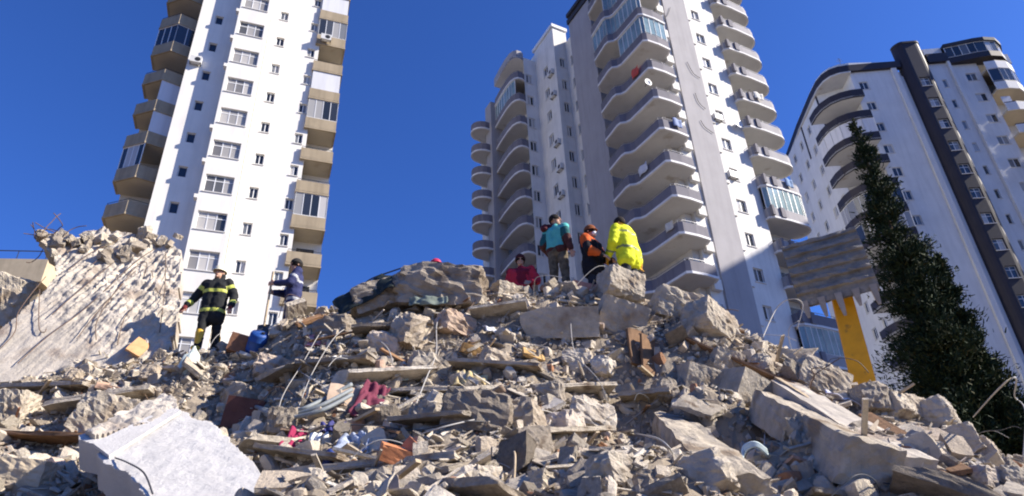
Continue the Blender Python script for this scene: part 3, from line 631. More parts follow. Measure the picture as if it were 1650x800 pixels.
# low cream block at the far left
FD = Frame(*at_y(70, 470, 30.0)[:2], 82.0)
D_ = building('low_cream_building', FD, 'low cream flat-roofed block behind the tilted wall slab at the left edge')
zt = at_y(60, 431, 30.0)[2]
MB().box(-14, 0.2, -0.8, 9, zt - 1.25, zt).build('roof', mat('cream_fascia', (0.52, 0.42, 0.28), 0.85, 0.2, var=0.1, streak=0.2), D_)
MB().box(-13.6, -0.2, 0, 8.6, 0, zt - 1.26).build('wall', mat('tan_render', (0.33, 0.26, 0.18), 0.9, 0.2, var=0.15, streak=0.3), D_)
m = MB(); m.tube([(-14, -0.7, zt + 0.5), (0.1, -0.7, zt + 0.5), (0.1, 8, zt + 0.5)], 0.03, 5)
for x in np.arange(-13.5, 0.2, 1.35): m.tube([(x, -0.7, zt), (x, -0.7, zt + 0.5)], 0.02, 4)
m.build('railing', DARKMET, D_)
for x in (-3, -7, -11): window(D_, (x, -0.0, zt - 2.6), 1.3, 1.2, 0, panes=2, depth=-0.02)

# washing, dishes and aerials that make the flats lived-in
def washing(fr, s, off, z, w, h, col, rz, label):
    U, V2 = np.meshgrid(np.linspace(-w / 2, w / 2, 9), np.linspace(0, -h, 7)); G = np.column_stack([U.ravel(), 0.05 * np.sin(U.ravel() * 9) + 0.03 * vnoise(np.column_stack([U.ravel() * 4, V2.ravel() * 4, U.ravel() * 0]), 3), V2.ravel()])
    I = np.arange(63).reshape(7, 9); Q_ = np.column_stack([I[:-1, :-1].ravel(), I[:-1, 1:].ravel(), I[1:, 1:].ravel(), I[1:, :-1].ravel()])
    o = obj('washing', fast_mesh('washing', G, Q_, mat('washing_%d' % len(MATS), col, 0.9, 0.1, var=0.1), True), None, fr.w(s, off, z), (0, 0, radians(90 - fr.az) + rz)); o.modifiers.new('s', 'SOLIDIFY').thickness = 0.01; tag(o, label, 'washing', 'washing on the balconies')
for s, off, z, w, h, c, rz, lb in ((-7.92, -0.3, 43.6 - HB * 2 + 1.15, 0.9, 0.8, (0.55, 0.10, 0.08), radians(-90), 'red cloth hanging on an upper wavy balcony of the grey and white tower'), (-7.92, -1.2, 43.6 - HB * 5 + 1.15, 1.1, 0.7, (0.6, 0.6, 0.62), radians(-90), 'pale sheet hanging on a middle wavy balcony'), (-6.3, 1.42, 43.6 - HB * 4 + 1.15, 0.8, 0.75, (0.25, 0.30, 0.45), 0, 'blue cloth hanging on a lit balcony front of the grey and white tower'),
        (4.3, 0.92, 50.55 - HB * 4 + 1.12, 1.0, 0.7, (0.62, 0.60, 0.55), 0, 'cream sheet on a right-hand rounded balcony, higher'), (5.0, 0.90, 50.55 - HB * 7 + 1.12, 0.8, 0.8, (0.20, 0.28, 0.42), 0, 'blue sheet on a right-hand rounded balcony, lower'), (-7.92, 0.4, 43.6 - HB * 7 + 1.15, 0.8, 0.6, (0.62, 0.58, 0.50), radians(-90), 'cream cloth on a low wavy balcony')):
    washing(FB, s, off, z, w, h, c, rz, lb)
dish(FB.w(-8.0, 0.6, 43.6 - HB * 3 + 1.5), radians(90 - FB.az), 'satellite dish on the corner of a wavy balcony', 0.32); dish(FC.w(-8.6, 0.9, 49.55 - HC * 3 + 1.5), radians(90 - FC.az), 'satellite dish on a curved charcoal balcony behind the conifer tip', 0.34)
for s, off, z, h, lb in ((-6.6, -1.5, 55.5, 2.2, 'thin aerial on the left roof of the charcoal-banded tower'), (-4.2, -2.0, 55.5, 1.6, 'shorter aerial on the roof left of the dark column'), (0.4, -1.0, 57.2, 1.3, 'aerial on top of the dark column')):
    e = empty('roof_aerial', FC.w(s, off, z - 0.6)); tag(e, lb, 'aerial'); MB().tube([(0, 0, 0), (0, 0, h + 0.6)], 0.035, 5).build('mast', METAL, e)
    for k in range(3): MB().tube([(-0.4 + 0.08 * k, 0, h + 0.1 + 0.2 * k), (0.4 - 0.08 * k, 0, h + 0.1 + 0.2 * k)], 0.018, 4).build('rod', METAL, e)
# ------------------------------------------------------------------ broken pieces
def cube_grid(n):
    V = {}; F = []
    def vid(p): return V.setdefault(p, len(V))
    for ax in range(3):
        for sgn in (0, n):
            for i in range(n):
                for j in range(n):
                    q = []
                    for a, b in ((i, j), (i + 1, j), (i + 1, j + 1), (i, j + 1)):
                        p = [0, 0, 0]; p[ax] = sgn; p[(ax + 1) % 3] = a; p[(ax + 2) % 3] = b; q.append(vid(tuple(p)))
                    F.append(q if sgn else q[::-1])
    return np.array(list(V.keys()), float) * (2.0 / n) - 1.0, np.array(F)
_CG = {n: cube_grid(n) for n in (1, 2, 3, 5, 9, 14)}
def chunk_geo(seed, dims, n=5, cuts=5, rough=0.05, keep=(0.62, 0.92), round_=0.0):
    """broken block: a box sheared by random fracture planes and roughened; dims = half sizes"""
    r = np.random.default_rng(seed); V, F = _CG[n]; V = V.copy()
    if round_: V = V * (1 - round_) + round_ * V / np.linalg.norm(V, axis=1, keepdims=True) * 1.25
    V = V + (r.normal(size=V.shape) * 0.03 if n < 4 else 0)
    V = V * np.array(dims)
    for k in range(cuts):
        d = r.normal(size=3) / np.array(dims) ** 0.5; d /= np.linalg.norm(d); ext = (np.abs(d) * dims).sum(); lim = ext * r.uniform(*keep)
        ex = np.maximum(0, V @ d - lim); V = V - ex[:, None] * d
    if rough:
        s = float(np.mean(dims)); c = V / (np.linalg.norm(V, axis=1, keepdims=True) + 1e-9)
        V = V + c * (rough * s * (0.45 * fbm(V / s * 1.3 + seed * 3.1, 2, seed % 97) + 0.45 * fbm(V / s * 6.0 + seed, 2, seed % 53)))[:, None] + (rough * 0.30 * s) * np.stack([vnoise(V / s * 7 + k * 9.7 + seed, seed % 31 + k) for k in range(3)], 1)
    return V, F
def chunk_mesh(name, m, *a, **k): V_, F_ = chunk_geo(*a, **k); return fast_mesh(name, V_, F_, m)
def rotm(rx, ry, rz): return np.array(Euler((rx, ry, rz)).to_matrix())
TAKEN = []                                   # (x, y, radius) ground already used by larger pieces
def take(P, r): TAKEN.append((float(P[0]), float(P[1]), r))

WOOD = mat('splintered_brown_wood', (0.20, 0.115, 0.062), 0.85, 0.2, var=0.35, scale=6, bump=0.5, bscale=40)
WOOD_L = mat('pale_dusty_wood', (0.42, 0.33, 0.22), 0.88, 0.2, var=0.25, scale=5, bump=0.4, bscale=40)
PLAST = mat('white_plaster_face', (0.50, 0.48, 0.455), 0.9, 0.15, var=0.10, scale=3.0, bump=0.6, bscale=30, stain=((0.47, 0.43, 0.38), 2.0, 0.66))
CGREY = mat('grey_slab_concrete', (0.45, 0.40, 0.335), 0.93, 0.15, var=0.20, scale=2.0, bump=0.7, bscale=22, stain=((0.30, 0.24, 0.19), 1.4, 0.55))
CWARM = mat('warm_block_concrete', (0.48, 0.415, 0.325), 0.95, 0.12, var=0.28, scale=4.0, bump=2.4, bscale=15, stain=((0.29, 0.225, 0.16), 1.8, 0.56))
CDARK = mat('earthy_shade_concrete', (0.33, 0.28, 0.22), 0.95, 0.12, var=0.35, scale=2.5, bump=1.0, bscale=22, stain=((0.19, 0.15, 0.11), 1.8, 0.54))  # earthy brown for torn lumps; also paints the crest slab's shaded front
RUST = mat('rusty_rebar', (0.13, 0.085, 0.06), 0.8, 0.3, var=0.3, scale=20)
WIRE_L = mat('pale_cable', (0.38, 0.36, 0.33), 0.6, 0.3)
WIRE_D = mat('dark_cable', (0.06, 0.06, 0.065), 0.6, 0.35)
def colour(n, c, rough=0.85, **k): return mat(n, c, rough, 0.2, var=k.get('var', 0.2), scale=k.get('scale', 6), bump=k.get('bump', 0.3), bscale=30)

# ---- slabs cut to an outline
def in_poly(P, poly):
    x, y = P[:, 0], P[:, 1]; ins = np.zeros(len(P), bool); n = len(poly); j = n - 1
    for i in range(n):
        xi, yi = poly[i]; xj, yj = poly[j]; c = ((yi > y) != (yj > y)) & (x < (xj - xi) * (y - yi) / (yj - yi + 1e-12) + xi); ins ^= c; j = i
    return ins
def slab_outline(name, outline, plane, thick, m, amp, step=0.045, seed=1, edge=0.05, grain=None):
    """plate of broken concrete: outline (picture points) on the plane through three picture points with distances"""
    A_, B_, C_ = [at_y(*q) for q in plane]; n = np.cross(B_ - A_, C_ - A_); n /= np.linalg.norm(n)
    if n @ (CAM - A_) < 0: n = -n
    u = B_ - A_; u /= np.linalg.norm(u); v = np.cross(n, u); O = A_
    W3 = []
    for q in outline: d = ray(*q); W3.append(CAM + d * (((O - CAM) @ n) / (d @ n)))
    P2 = np.array([[(w - O) @ u, (w - O) @ v] for w in W3])
    lo = P2.min(0) - 0.1; hi = P2.max(0) + 0.1; gx = np.arange(lo[0], hi[0], step); gy = np.arange(lo[1], hi[1], step); GX, GY = np.meshgrid(gx, gy); G = np.column_stack([GX.ravel(), GY.ravel()])
    jit = edge * np.column_stack([fbm(np.column_stack([G * 3.1, np.full(len(G), seed)]), 3, seed), fbm(np.column_stack([G * 3.1, np.full(len(G), seed + 5.0)]), 3, seed + 7)])
    ins = in_poly(G + jit, P2).reshape(GX.shape); keep = ins[:-1, :-1] & ins[1:, :-1] & ins[:-1, 1:] & ins[1:, 1:]
    I = np.arange(len(G)).reshape(GX.shape); Fq = np.column_stack([I[:-1, :-1][keep], I[:-1, 1:][keep], I[1:, 1:][keep], I[1:, :-1][keep]])
    used = np.unique(Fq); mp = -np.ones(len(G), int); mp[used] = np.arange(len(used)); Fq = mp[Fq]; G = G[used]
    P = O + G[:, :1] * u + G[:, 1:] * v
    a = amp(G, P, P2); top = P + n * (a * (0.6 * np.abs(fbm(P * 3.0, 3, seed)) + 0.4 * fbm(P * 9.0, 3, seed + 3)))[:, None]
    if grain is not None:
        Gr = np.column_stack([G @ np.array([cos(grain), sin(grain)]) * 3.0, G @ np.array([-sin(grain), cos(grain)]) * 15.0, np.full(len(G), seed * 1.0)]); top = top + n * (a * (0.55 * fbm(Gr, 3, seed + 21)))[:, None]
    bot = P - n * (thick + 0.06 * fbm(P * 4.0, 2, seed + 11))[:, None]
    k = len(P); E = {}
    for f in Fq:
        for i in range(4):
            a_, b_ = f[i], f[(i + 1) % 4]
            if (b_, a_) in E: del E[(b_, a_)]
            else: E[(a_, b_)] = 1
    side = np.array([(b_, a_, a_ + k, b_ + k) for a_, b_ in E])
    me = fast_mesh(name, np.vstack([top, bot]), np.vstack([Fq, Fq[:, ::-1] + k, side]), m)
    return obj(name, me), (O, u, v, n)

# tilted wall slab at the left
pl = [(-20, 592, 10.3), (285, 572, 11.1), (200, 380, 12.1)]
out = [(-70, 620), (-40, 560), (0, 530), (60, 478), (98, 438), (84, 405), (66, 388), (75, 374), (120, 384), (140, 372), (168, 368), (185, 378), (215, 376), (245, 388), (270, 392), (292, 408), (296, 440), (288, 500), (278, 560), (274, 600)]
def amp_left(G, P, P2):
    px = np.array([project(p) for p in P]); d = (px[:, 0] * 0.62 + (px[:, 1] - 400) * -0.9 + 95) / 120.0      # smooth towards the lower left
    return 0.012 + 0.07 * np.clip(d - 0.15, 0, 1)
WS = empty('tilted_wall_slab', at_y(140, 590, 10.9)); tag(WS, 'big tilted wall slab with ragged top and bent rebar, left of the firefighter', 'concrete slab')
so_, (WO, Wu, Wv, Wn) = slab_outline('slab', out, pl, 0.34, CGREY, amp_left, 0.03, 5, 0.07, grain=radians(62))
def to_child(o, e): o.parent = e; o.matrix_parent_inverse = e.matrix_basis.inverted() if False else Matrix.Translation(-Vector(e.location))
to_child(so_, WS)
def on_slab(px, py, lift=0.05): d = ray(px, py); return CAM + d * (((WO - CAM) @ Wn) / (d @ Wn)) + Wn * lift
for L_ in ([(30, 590), (80, 545), (140, 500), (215, 430), (250, 405)], [(0, 568), (25, 540), (30, 510), (50, 480), (75, 450)], [(85, 512), (120, 480), (180, 430)], [(125, 550), (160, 505), (205, 455)], [(65, 470), (64, 530), (72, 540), (76, 534)],
           [(205, 450), (225, 430), (237, 428), (233, 448)], [(268, 410), (266, 470), (258, 540)], [(156, 552), (158, 520), (190, 470), (220, 440)], [(110, 440), (150, 410), (190, 392)], [(245, 440), (252, 470), (262, 480)], [(190, 560), (200, 520), (215, 500)], [(150, 430), (180, 408), (205, 400)]):
    V_, F_ = tube_geo(catmull([on_slab(x, y, 0.06) for x, y in L_], 6), 0.008, 6); o = obj('rebar', mesh_from('rebar', V_, F_, RUST)); to_child(o, WS)
for i in range(26):                      # broken lumps still clinging to the torn top edge
    x = 72 + i * 8.4 + rnd.uniform(-8, 8); y = 392 + rnd.uniform(-14, 26); k_ = rnd.uniform(0.4, 0.85); me = chunk_mesh('lump', CWARM if i % 3 else CDARK, 900 + i, (0.2 * k_, 0.15 * k_, 0.12 * k_), n=5, cuts=5, rough=0.25)
    o = obj('lump', me, None, on_slab(x, y, 0.05), (rnd.random() * 6, rnd.random() * 6, rnd.random() * 6)); to_child(o, WS)
take(at_y(100, 580, 10.9), 0.6); take(at_y(220, 580, 11.1), 0.6)
# torn mat of rebar and stucco curled over the slab's corner
def bundle(name, label, cat, px, py, Y, n, r, L, m, seed):
    e = empty(name, at_y(px, py, Y)); tag(e, label, cat); R_ = random.Random(seed)
    for i in range(n):
        P = [np.array([R_.gauss(0, r), R_.gauss(0, r), R_.gauss(0, r * 0.5)])]; d = np.array([R_.gauss(0.3, 1), R_.gauss(0, 0.5), R_.gauss(0.2, 0.5)])
        for k in range(4): d = d + np.array([R_.gauss(0, 0.5), R_.gauss(0, 0.4), R_.gauss(-0.15, 0.4)]); d /= np.linalg.norm(d); P.append(P[-1] + d * L / 4)
        V_, F_ = tube_geo(catmull(P, 4), 0.009, 5); obj('rebar', mesh_from('rebar', V_, F_, m), e)
    return e
bundle('rebar_tangle', 'tangle of rusty rebar curling off the top corner of the tilted wall slab', 'rebar', 92, 388, 11.6, 14, 0.14, 0.7, RUST, 3)
def blk(px, py, dims, rot, label, name='concrete_block', m=None, n=14, cuts=3, rough=0.05, lift=0.0, seed=None, cat='concrete block', Y=None, keep=(0.78, 0.97), round_=0.0, group=None, tk=True):
    P = hit(px, py) if Y is None else at_y(px, py, Y); seed = seed if seed is not None else int(px * 7 + py)
    me = chunk_mesh(name, m or CWARM, seed, np.array(dims) / 2, n=n, cuts=cuts, rough=rough * 1.0 + 0.03, keep=keep, round_=round_)
    o = obj(name, me, None, P + np.array([0, 0, lift]), [radians(a) for a in rot]); tag(o, label, cat, group)
    if tk: take(P, max(dims) * 0.42)
    return o
def bar_between(name, p, q, w, h, m, label, cat, roll=0.0, n=9, cuts=2, rough=0.03, seed=1, keep=(0.93, 0.995), group=None, ext=0.0, smooth=False):
    p = Vector([float(c) for c in p]); q = Vector([float(c) for c in q]); d = q - p; L = d.length + ext; d.normalize()
    me = chunk_mesh(name, m, seed, np.array((L / 2, w / 2, h / 2)), n=n, cuts=cuts, rough=rough * 0.0, keep=keep)
    co = np.empty(len(me.vertices) * 3); me.vertices.foreach_get('co', co); co = co.reshape(-1, 3); s = min(w, h)
    co = co + 0.55 * rough * s * np.stack([fbm(co / s * 3.6 + k * 7.7 + seed, 3, seed + k) for k in range(3)], 1); me.vertices.foreach_set('co', co.ravel().astype(np.float32)); me.update()
    x = d; z = Vector((0, 0, 1)) - x * x.z; z.normalize(); y = z.cross(x); R_ = Matrix((x, y, z)).transposed().to_4x4() @ Matrix.Rotation(radians(roll), 4, 'X')
    o = obj(name, me); o.matrix_world = Matrix.Translation((p + q) / 2) @ R_; tag(o, label, cat, group)
    for k in range(5): t = (k + 0.5) / 5; take(p.lerp(q, t), max(w, h) * 0.6)
    return o
def hp(px, py, up=0.0, out=0.0):
    P = hit(px, py); nn = np.array(heap_normal(P[0], P[1])); return P + nn * out + np.array([0, 0, up])
# ---- near white slab
pl2 = [(140, 700, 6.1), (275, 642, 7.0), (440, 790, 5.3)]
out2 = [(134, 702), (170, 684), (205, 665), (262, 640), (285, 652), (300, 662), (335, 684), (380, 722), (418, 752), (452, 790), (470, 850), (250, 850), (232, 800), (205, 770), (185, 757), (160, 738)]
SL = empty('fallen_white_slab', at_y(300, 780, 5.4)); tag(SL, 'large fallen white plastered slab lying tilted in the sun at the lower left', 'concrete slab')
s2, (SO, Su, Sv, Sn) = slab_outline('slab', out2, pl2, 0.26, PLAST, lambda G, P, P2: np.full(len(P), 0.012), 0.016, 15, 0.06)
to_child(s2, SL)
def on_s2(px, py, lift=0.0): d = ray(px, py); return CAM + d * (((SO - CAM) @ Sn) / (d @ Sn)) + Sn * lift
me_, _f = slab_outline('grey_mortar', [(134, 702), (170, 684), (205, 665), (262, 640), (285, 652), (288, 662), (240, 690), (200, 700), (150, 712)], pl2, 0.02, CGREY, lambda G, P, P2: np.full(len(P), 0.06), 0.02, 16, 0.03)
me_.location = Vector(Sn * 0.03); to_child(me_, SL)
V_, F_ = [], []
mbx = MB(); a, b, c, d = [on_s2(*q, 0.012) for q in ((150, 722), (176, 742), (292, 668), (276, 660))]; a2, b2, c2, d2 = [p + Sn * 0.03 for p in (a, b, c, d)]
mbx.add([a, b, c, d, a2, b2, c2, d2], [(0, 1, 2, 3), (7, 6, 5, 4), (0, 4, 5, 1), (1, 5, 6, 2), (2, 6, 7, 3), (3, 7, 4, 0)]); o = mbx.build('plaster_strip', PLAST); to_child(o, SL)
V_, F_ = tube_geo(catmull([on_s2(186, 742, 0.02), on_s2(205, 755, 0.05), on_s2(232, 772, 0.05), on_s2(246, 800, 0.02)], 5), 0.007, 6); o = obj('conduit', mesh_from('conduit', V_, F_, WIRE_D)); to_child(o, SL)
for px in (160, 220, 280, 340, 400, 450):
    for Yq in (3.9, 4.4, 4.9, 5.4, 6.0): take(at_y(px, 790, Yq), 0.42)
take(at_y(260, 690, 6.4), 0.5)
# supports under the slab
blk(330, 850, (1.2, 0.7, 0.5), (5, 8, 20), 'rubble block hidden under the fallen white slab', Y=6.2, rough=0.15, lift=-0.45)

# ---- named blocks along the crest and down the right-hand ridge
blk(902, 530, (1.18, 0.55, 0.46), (12, 3, -4), 'long grey concrete block lying level below the woman in orange', seed=4, rough=0.03, lift=0.05)
blk(1000, 520, (0.72, 0.5, 0.56), (20, 20, 10), 'wedge-shaped concrete block right of the long grey block', seed=9, cuts=6, rough=0.04, lift=0.04)
blk(1000, 470, (0.66, 0.5, 0.5), (0, 10, 25), 'pointed lump of concrete at the feet of the person in the yellow jacket', seed=21, cuts=7, rough=0.12, lift=0.06, Y=10.05)
blk(706, 466, (1.62, 0.7, 0.72), (6, 5, -3), 'broad dark-faced slab standing on the crest under the blue sky', seed=36, cuts=8, rough=0.18, n=14, lift=0.0, Y=10.15, keep=(0.66, 0.9), round_=0.22, m=CDARK)  # darker concrete stands in for shade on the slab's front
blk(618, 478, (1.0, 0.5, 0.5), (5, -20, 8), 'sloping dark slab fragment beside the broad slab on the crest', seed=33, cuts=5, rough=0.14, Y=10.2, m=CDARK, round_=0.3)
blk(820, 478, (0.6, 0.4, 0.35), (10, 5, 30), 'grey block on the crest in front of the person in red', seed=37, cuts=5, rough=0.1)
blk(1095, 505, (0.85, 0.6, 0.5), (10, 18, 10), 'big pale boulder of concrete on the crest right of the yellow jacket', seed=41, cuts=6, rough=0.12, lift=0.05, round_=0.3)
blk(1140, 530, (0.75, 0.6, 0.5), (0, 20, 40), 'rounded pale boulder where the crest starts to fall', seed=43, cuts=6, rough=0.12, lift=0.04, round_=0.35)
blk(1200, 655, (0.62, 0.55, 0.60), (15, 22, 28), 'square grey block with a sunlit top on the right-hand ridge', seed=47, cuts=2, rough=0.03, lift=0.08)
blk(1125, 625, (0.50, 0.45, 0.42), (12, 15, 15), 'square shaded block left of the sunlit square block on the ridge', seed=49, cuts=3, rough=0.04, lift=0.05)
blk(1228, 600, (0.34, 0.3, 0.3), (0, 20, 60), 'small round tan boulder on the right-hand ridge', seed=51, cuts=5, rough=0.1, lift=0.05, round_=0.5)
blk(1320, 622, (0.70, 0.42, 0.46), (0, 30, 10), 'tan double-lobed boulder in front of the excavator arm', seed=53, cuts=5, rough=0.12, lift=0.05, round_=0.35)
blk(1170, 588, (0.4, 0.3, 0.3), (10, 20, 10), 'tan brick-like block above the shaded square block', seed=55, cuts=4, rough=0.08, lift=0.03)
blk(1282, 590, (0.5, 0.26, 0.24), (0, 24, -10), 'long narrow stone lying on the ridge below the bucket', seed=57, cuts=4, rough=0.08, lift=0.05)
for i, (x, y, s, lb) in enumerate(((1400, 655, .44, 'pale block on the ridge at the foot of the excavator arm'), (1437, 668, .36, 'white rounded stone right of the excavator arm'), (1470, 668, .36, 'grey stone on the ridge under the conifer'), (1500, 680, .44, 'larger tan stone under the middle of the conifer'), (1545, 716, .40, 'long tan rubble lump under the right side of the conifer'),
                                      (1580, 735, .28, 'tan stone near the right edge below the blue tower wall'), (1620, 770, .30, 'grey lump close to the right edge of the ridge'), (1640, 790, .26, 'low stone at the far right of the slope'))):
    blk(x, y, (s * 1.25, s * 0.9, s * 0.85), (rnd.uniform(-10, 10), rnd.uniform(5, 25), rnd.uniform(0, 180)), lb, name='stone', cat='stone', seed=600 + i, cuts=6, rough=0.13, lift=0.03, round_=0.3, m=CONC)
# long beams and boards down the ridge
bar_between('concrete_beam', hp(1245, 690, 0.22), hp(1415, 800, 0.20), 0.42, 0.36, CWARM, 'thick concrete beam with a sunlit top running down the right-hand ridge', 'concrete beam', roll=-22, n=14, rough=0.10, seed=3)
bar_between('concrete_beam', hp(1265, 640, 0.05), hp(1470, 775, 0.02), 0.34, 0.30, CGREY, 'thinner concrete beam behind the thick beam on the ridge', 'concrete beam', roll=-12, n=14, rough=0.08, seed=5)
bar_between('concrete_beam', hp(1080, 690, 0.0), hp(1190, 800, -0.02), 0.42, 0.34, CWARM, 'cracked concrete beam in the shaded hollow left of the ridge', 'concrete beam', roll=-10, n=14, rough=0.14, seed=8)
for i, (a, b, w, m_, lb) in enumerate((((1090, 556), (1345, 665), .10, WOOD, 'long dark board leaning down the ridge from the crest'), ((1290, 650), (1545, 800), .12, WOOD, 'reddish brown board low on the right-hand ridge'), ((1250, 625), (1500, 790), .07, WOOD_L, 'thin pale board lying along the ridge, upper one'),
                                         ((1330, 690), (1480, 800), .08, WOOD_L, 'thin pale board lying along the ridge, lower one'), ((1400, 690), (1560, 790), .14, WOOD, 'splintered brown plank beside the stones on the right'))):
    bar_between('board', hp(*a, 0.16), hp(*b, 0.12), w, 0.035, m_, lb, 'board', roll=rnd.uniform(-25, 5), n=9, cuts=1, rough=0.12, seed=20 + i)
for i, (x, y, rx, ry, rz, lb) in enumerate(((1030, 572, 68, 12, 20, 'brown wooden panel leaning beneath the wedge-shaped block'), (1050, 585, 72, 18, 24, 'second brown wooden panel leaning beside the first'))):
    blk(x, y, (0.30, 0.72, 0.05), (rx, ry, rz), lb, name='wooden_board', m=WOOD, cuts=1, rough=0.03, cat='board', lift=0.10, n=5)
# long thin shelves of broken floor showing edge-on low in the middle
for i, (a, b, w, h, lb) in enumerate((((470, 778), (745, 752), .34, .06, 'long pale broken floor plate low in the middle'), ((700, 770), (950, 712), .30, .05, 'thin floor plate rising to the right above a dark hollow'), ((620, 640), (905, 632), .34, .05, 'flat broken floor layer in the middle of the heap'), ((20, 632), (150, 628), .5, .06, 'pale plank-like slab on the sunlit rubble at the left'), ((10, 712), (200, 716), .4, .05, 'dark board over the hollow at the left edge'), ((80, 668), (250, 640), .5, .09, 'broken floor plate above the dark hollow at the left'), ((430, 748), (565, 768), .32, .05, 'short floor plate below the coloured cloths'), ((560, 626), (700, 618), .36, .05, 'floor plate jutting out behind the pale green-white sheet'), ((745, 656), (985, 642), .32, .05, 'long thin floor plate over the row of pale lumps'), ((480, 606), (600, 598), .36, .05, 'floor plate under the white torn sheet'), ((640, 702), (760, 692), .30, .045, 'short floor plate left of the crumbly lumps'), ((850, 722), (965, 712), .34, .05, 'floor plate above the dark hollow low in the middle'), ((730, 602), (872, 612), .34, .05, 'tilted floor plate below the ochre brick'), ((1000, 656), (1085, 650), .34, .06, 'floor plate at the edge of the shaded hollow'), ((570, 548), (700, 540), .4, .06, 'floor plate under the crest left of the hanging cable'), ((760, 520), (850, 508), .34, .05, 'floor plate left of the long grey block'))):
    bar_between('floor_plate', hp(*a, 0.05, 0.10 if i > 5 else 0), hp(*b, 0.05, 0.10 if i > 5 else 0), w, h, CONC if i != 4 else WOOD, lb, 'floor plate', roll=rnd.uniform(-14, 4), n=9, cuts=2, rough=0.25, seed=60 + i)
blk(20, 672, (0.45, 0.5, 0.6), (5, 5, 10), 'rough upright lump at the left edge above the hollow', seed=71, cuts=5, rough=0.16, lift=0.05)
blk(168, 690, (0.75, 0.6, 0.65), (5, 10, 20), 'rough lump right of the dark hollow at the left', seed=73, cuts=5, rough=0.18, lift=0.1)
blk(28, 782, (0.62, 0.5, 0.36), (5, 5, 10), 'sunlit tan rock in the lower left corner', seed=75, cuts=4, rough=0.06, lift=0.05, m=colour('tan_rock', (0.50, 0.41, 0.29)))
blk(8, 485, (0.7, 0.5, 1.0), (10, 6, 20), 'rough upright concrete fragment at the left edge beside the tilted wall slab', seed=77, cuts=5, rough=0.16, Y=11.6)
for i, (x, y, s, ry, lb) in enumerate(((540, 540, .55, 10, 'shaded lump under the crest left of centre'), (655, 545, .7, -8, 'dark overhanging lump under the broad crest slab'), (735, 530, .5, 12, 'pale crumbling lump under the broad crest slab'), (700, 690, .5, 10, 'pale lump in the middle of the heap below the maroon cloth'), (770, 680, .62, -10, 'big crumbly lump in the middle of the heap'),
    (845, 690, .5, 15, 'crumbly pale lump right of the biggest middle lump'), (905, 700, .46, 0, 'rounded pale lump in the middle row'), (950, 680, .52, 12, 'angular pale lump at the right end of the middle row'), (880, 640, .4, 5, 'flat pale stone on the middle floor layer'), (800, 590, .42, 20, 'grey stone below the long grey block'), (930, 585, .36, 0, 'round grey stone under the wedge block'),
    (975, 600, .36, 10, 'grey-blue round stone beside the leaning wooden panels'), (690, 600, .5, 15, 'shaded angular block above the middle floor layer'), (620, 560, .45, -20, 'shaded block left of the hanging cable'), (1070, 640, .4, 10, 'small shaded block in the hollow right of the middle'), (1060, 730, .6, 10, 'shaded slab corner in the hollow'), (1130, 780, .6, 15, 'broken slab corner at the bottom right of middle'),
    (990, 770, .5, 0, 'shaded lump at the bottom of the middle'), (780, 780, .4, 0, 'tan lump at the bottom under the thin floor plate'), (880, 790, .4, 10, 'dark lump at the bottom under the floor plate'), (440, 600, .5, 10, 'shaded lump at the left flank of the heap'), (400, 650, .6, 0, 'dark lump in the shaded left flank'), (455, 690, .45, 0, 'dark angular lump beside the grey hoses'),
    (60, 600, .35, 0, 'small pale stone under the tilted wall slab'), (120, 615, .3, 20, 'sunlit stone in front of the tilted wall slab'), (245, 610, .35, 10, 'pinkish stone near the plastic sack'), (1290, 700, .3, 10, 'small stone lodged between the two ridge beams'), (1500, 740, .35, 0, 'stone among gravel on the right slope'), (1590, 780, .35, 10, 'stone low on the right slope'))):
    s *= 0.9 if y < 640 else (0.85 if y < 705 else 0.55)
    blk(x, y, (s * 1.25, s * 0.85, s * 0.8), (rnd.uniform(-15, 15), ry, rnd.uniform(0, 180)), lb, name='concrete_lump', m=CONC, seed=700 + i, cuts=6, rough=0.24, round_=0.35, lift=0.03, cat='concrete lump', n=9)

# ---- belongings and building waste among the rubble
def cloth(px, py, w, h, rot, label, col, seed, *, Y=None, cat='cloth', fold=0.05, lift=0.06, name='cloth', stripes=None):
    P = hp(px, py, lift) if Y is None else at_y(px, py, Y); nx_, ny_ = 22, 16; U, V2 = np.meshgrid(np.linspace(-1, 1, nx_), np.linspace(-1, 1, ny_)); G = np.column_stack([U.ravel() * w / 2, V2.ravel() * h / 2, np.zeros(nx_ * ny_)])
    Z_ = fold * np.abs(np.sin(G[:, 0] / w * 9 + 3 * vnoise(G * 5 + seed, seed))) + fold * fbm(G * 6 + seed, 3, seed); G[:, 2] = Z_
    G[:, 0] += 0.07 * w * fbm(G[:, [1, 2, 0]] * 4 + seed, 2, seed + 1); G[:, 1] += 0.07 * h * fbm(G[:, [0, 2, 1]] * 4 + seed, 2, seed + 2)
    I = np.arange(nx_ * ny_).reshape(ny_, nx_); Q_ = np.column_stack([I[:-1, :-1].ravel(), I[:-1, 1:].ravel(), I[1:, 1:].ravel(), I[1:, :-1].ravel()])
    o = obj(name, fast_mesh(name, G, Q_, col, True), None, P, [radians(a) for a in rot]); sm = o.modifiers.new('s', 'SOLIDIFY'); sm.thickness = 0.012; tag(o, label, cat); take(P, 0.2); return o
cloth(595, 658, 0.32, 0.62, (62, 20, 15), 'maroon garment hanging over the rubble below the crest', colour('maroon_fabric', (0.16, 0.035, 0.06)), 3)
cloth(476, 722, 0.26, 0.36, (50, 15, 5), 'magenta cloth scrap near the white slab', colour('magenta_fabric', (0.28, 0.025, 0.075)), 5)
cloth(516, 556, 0.42, 0.26, (55, 0, 0), 'pink cloth under the edge of the crest', colour('pink_fabric', (0.55, 0.25, 0.26)), 7)
cloth(540, 700, 0.34, 0.22, (40, 0, 20), 'dark blue cloth above the white paper sheet', colour('navy_fabric', (0.05, 0.05, 0.16)), 9)
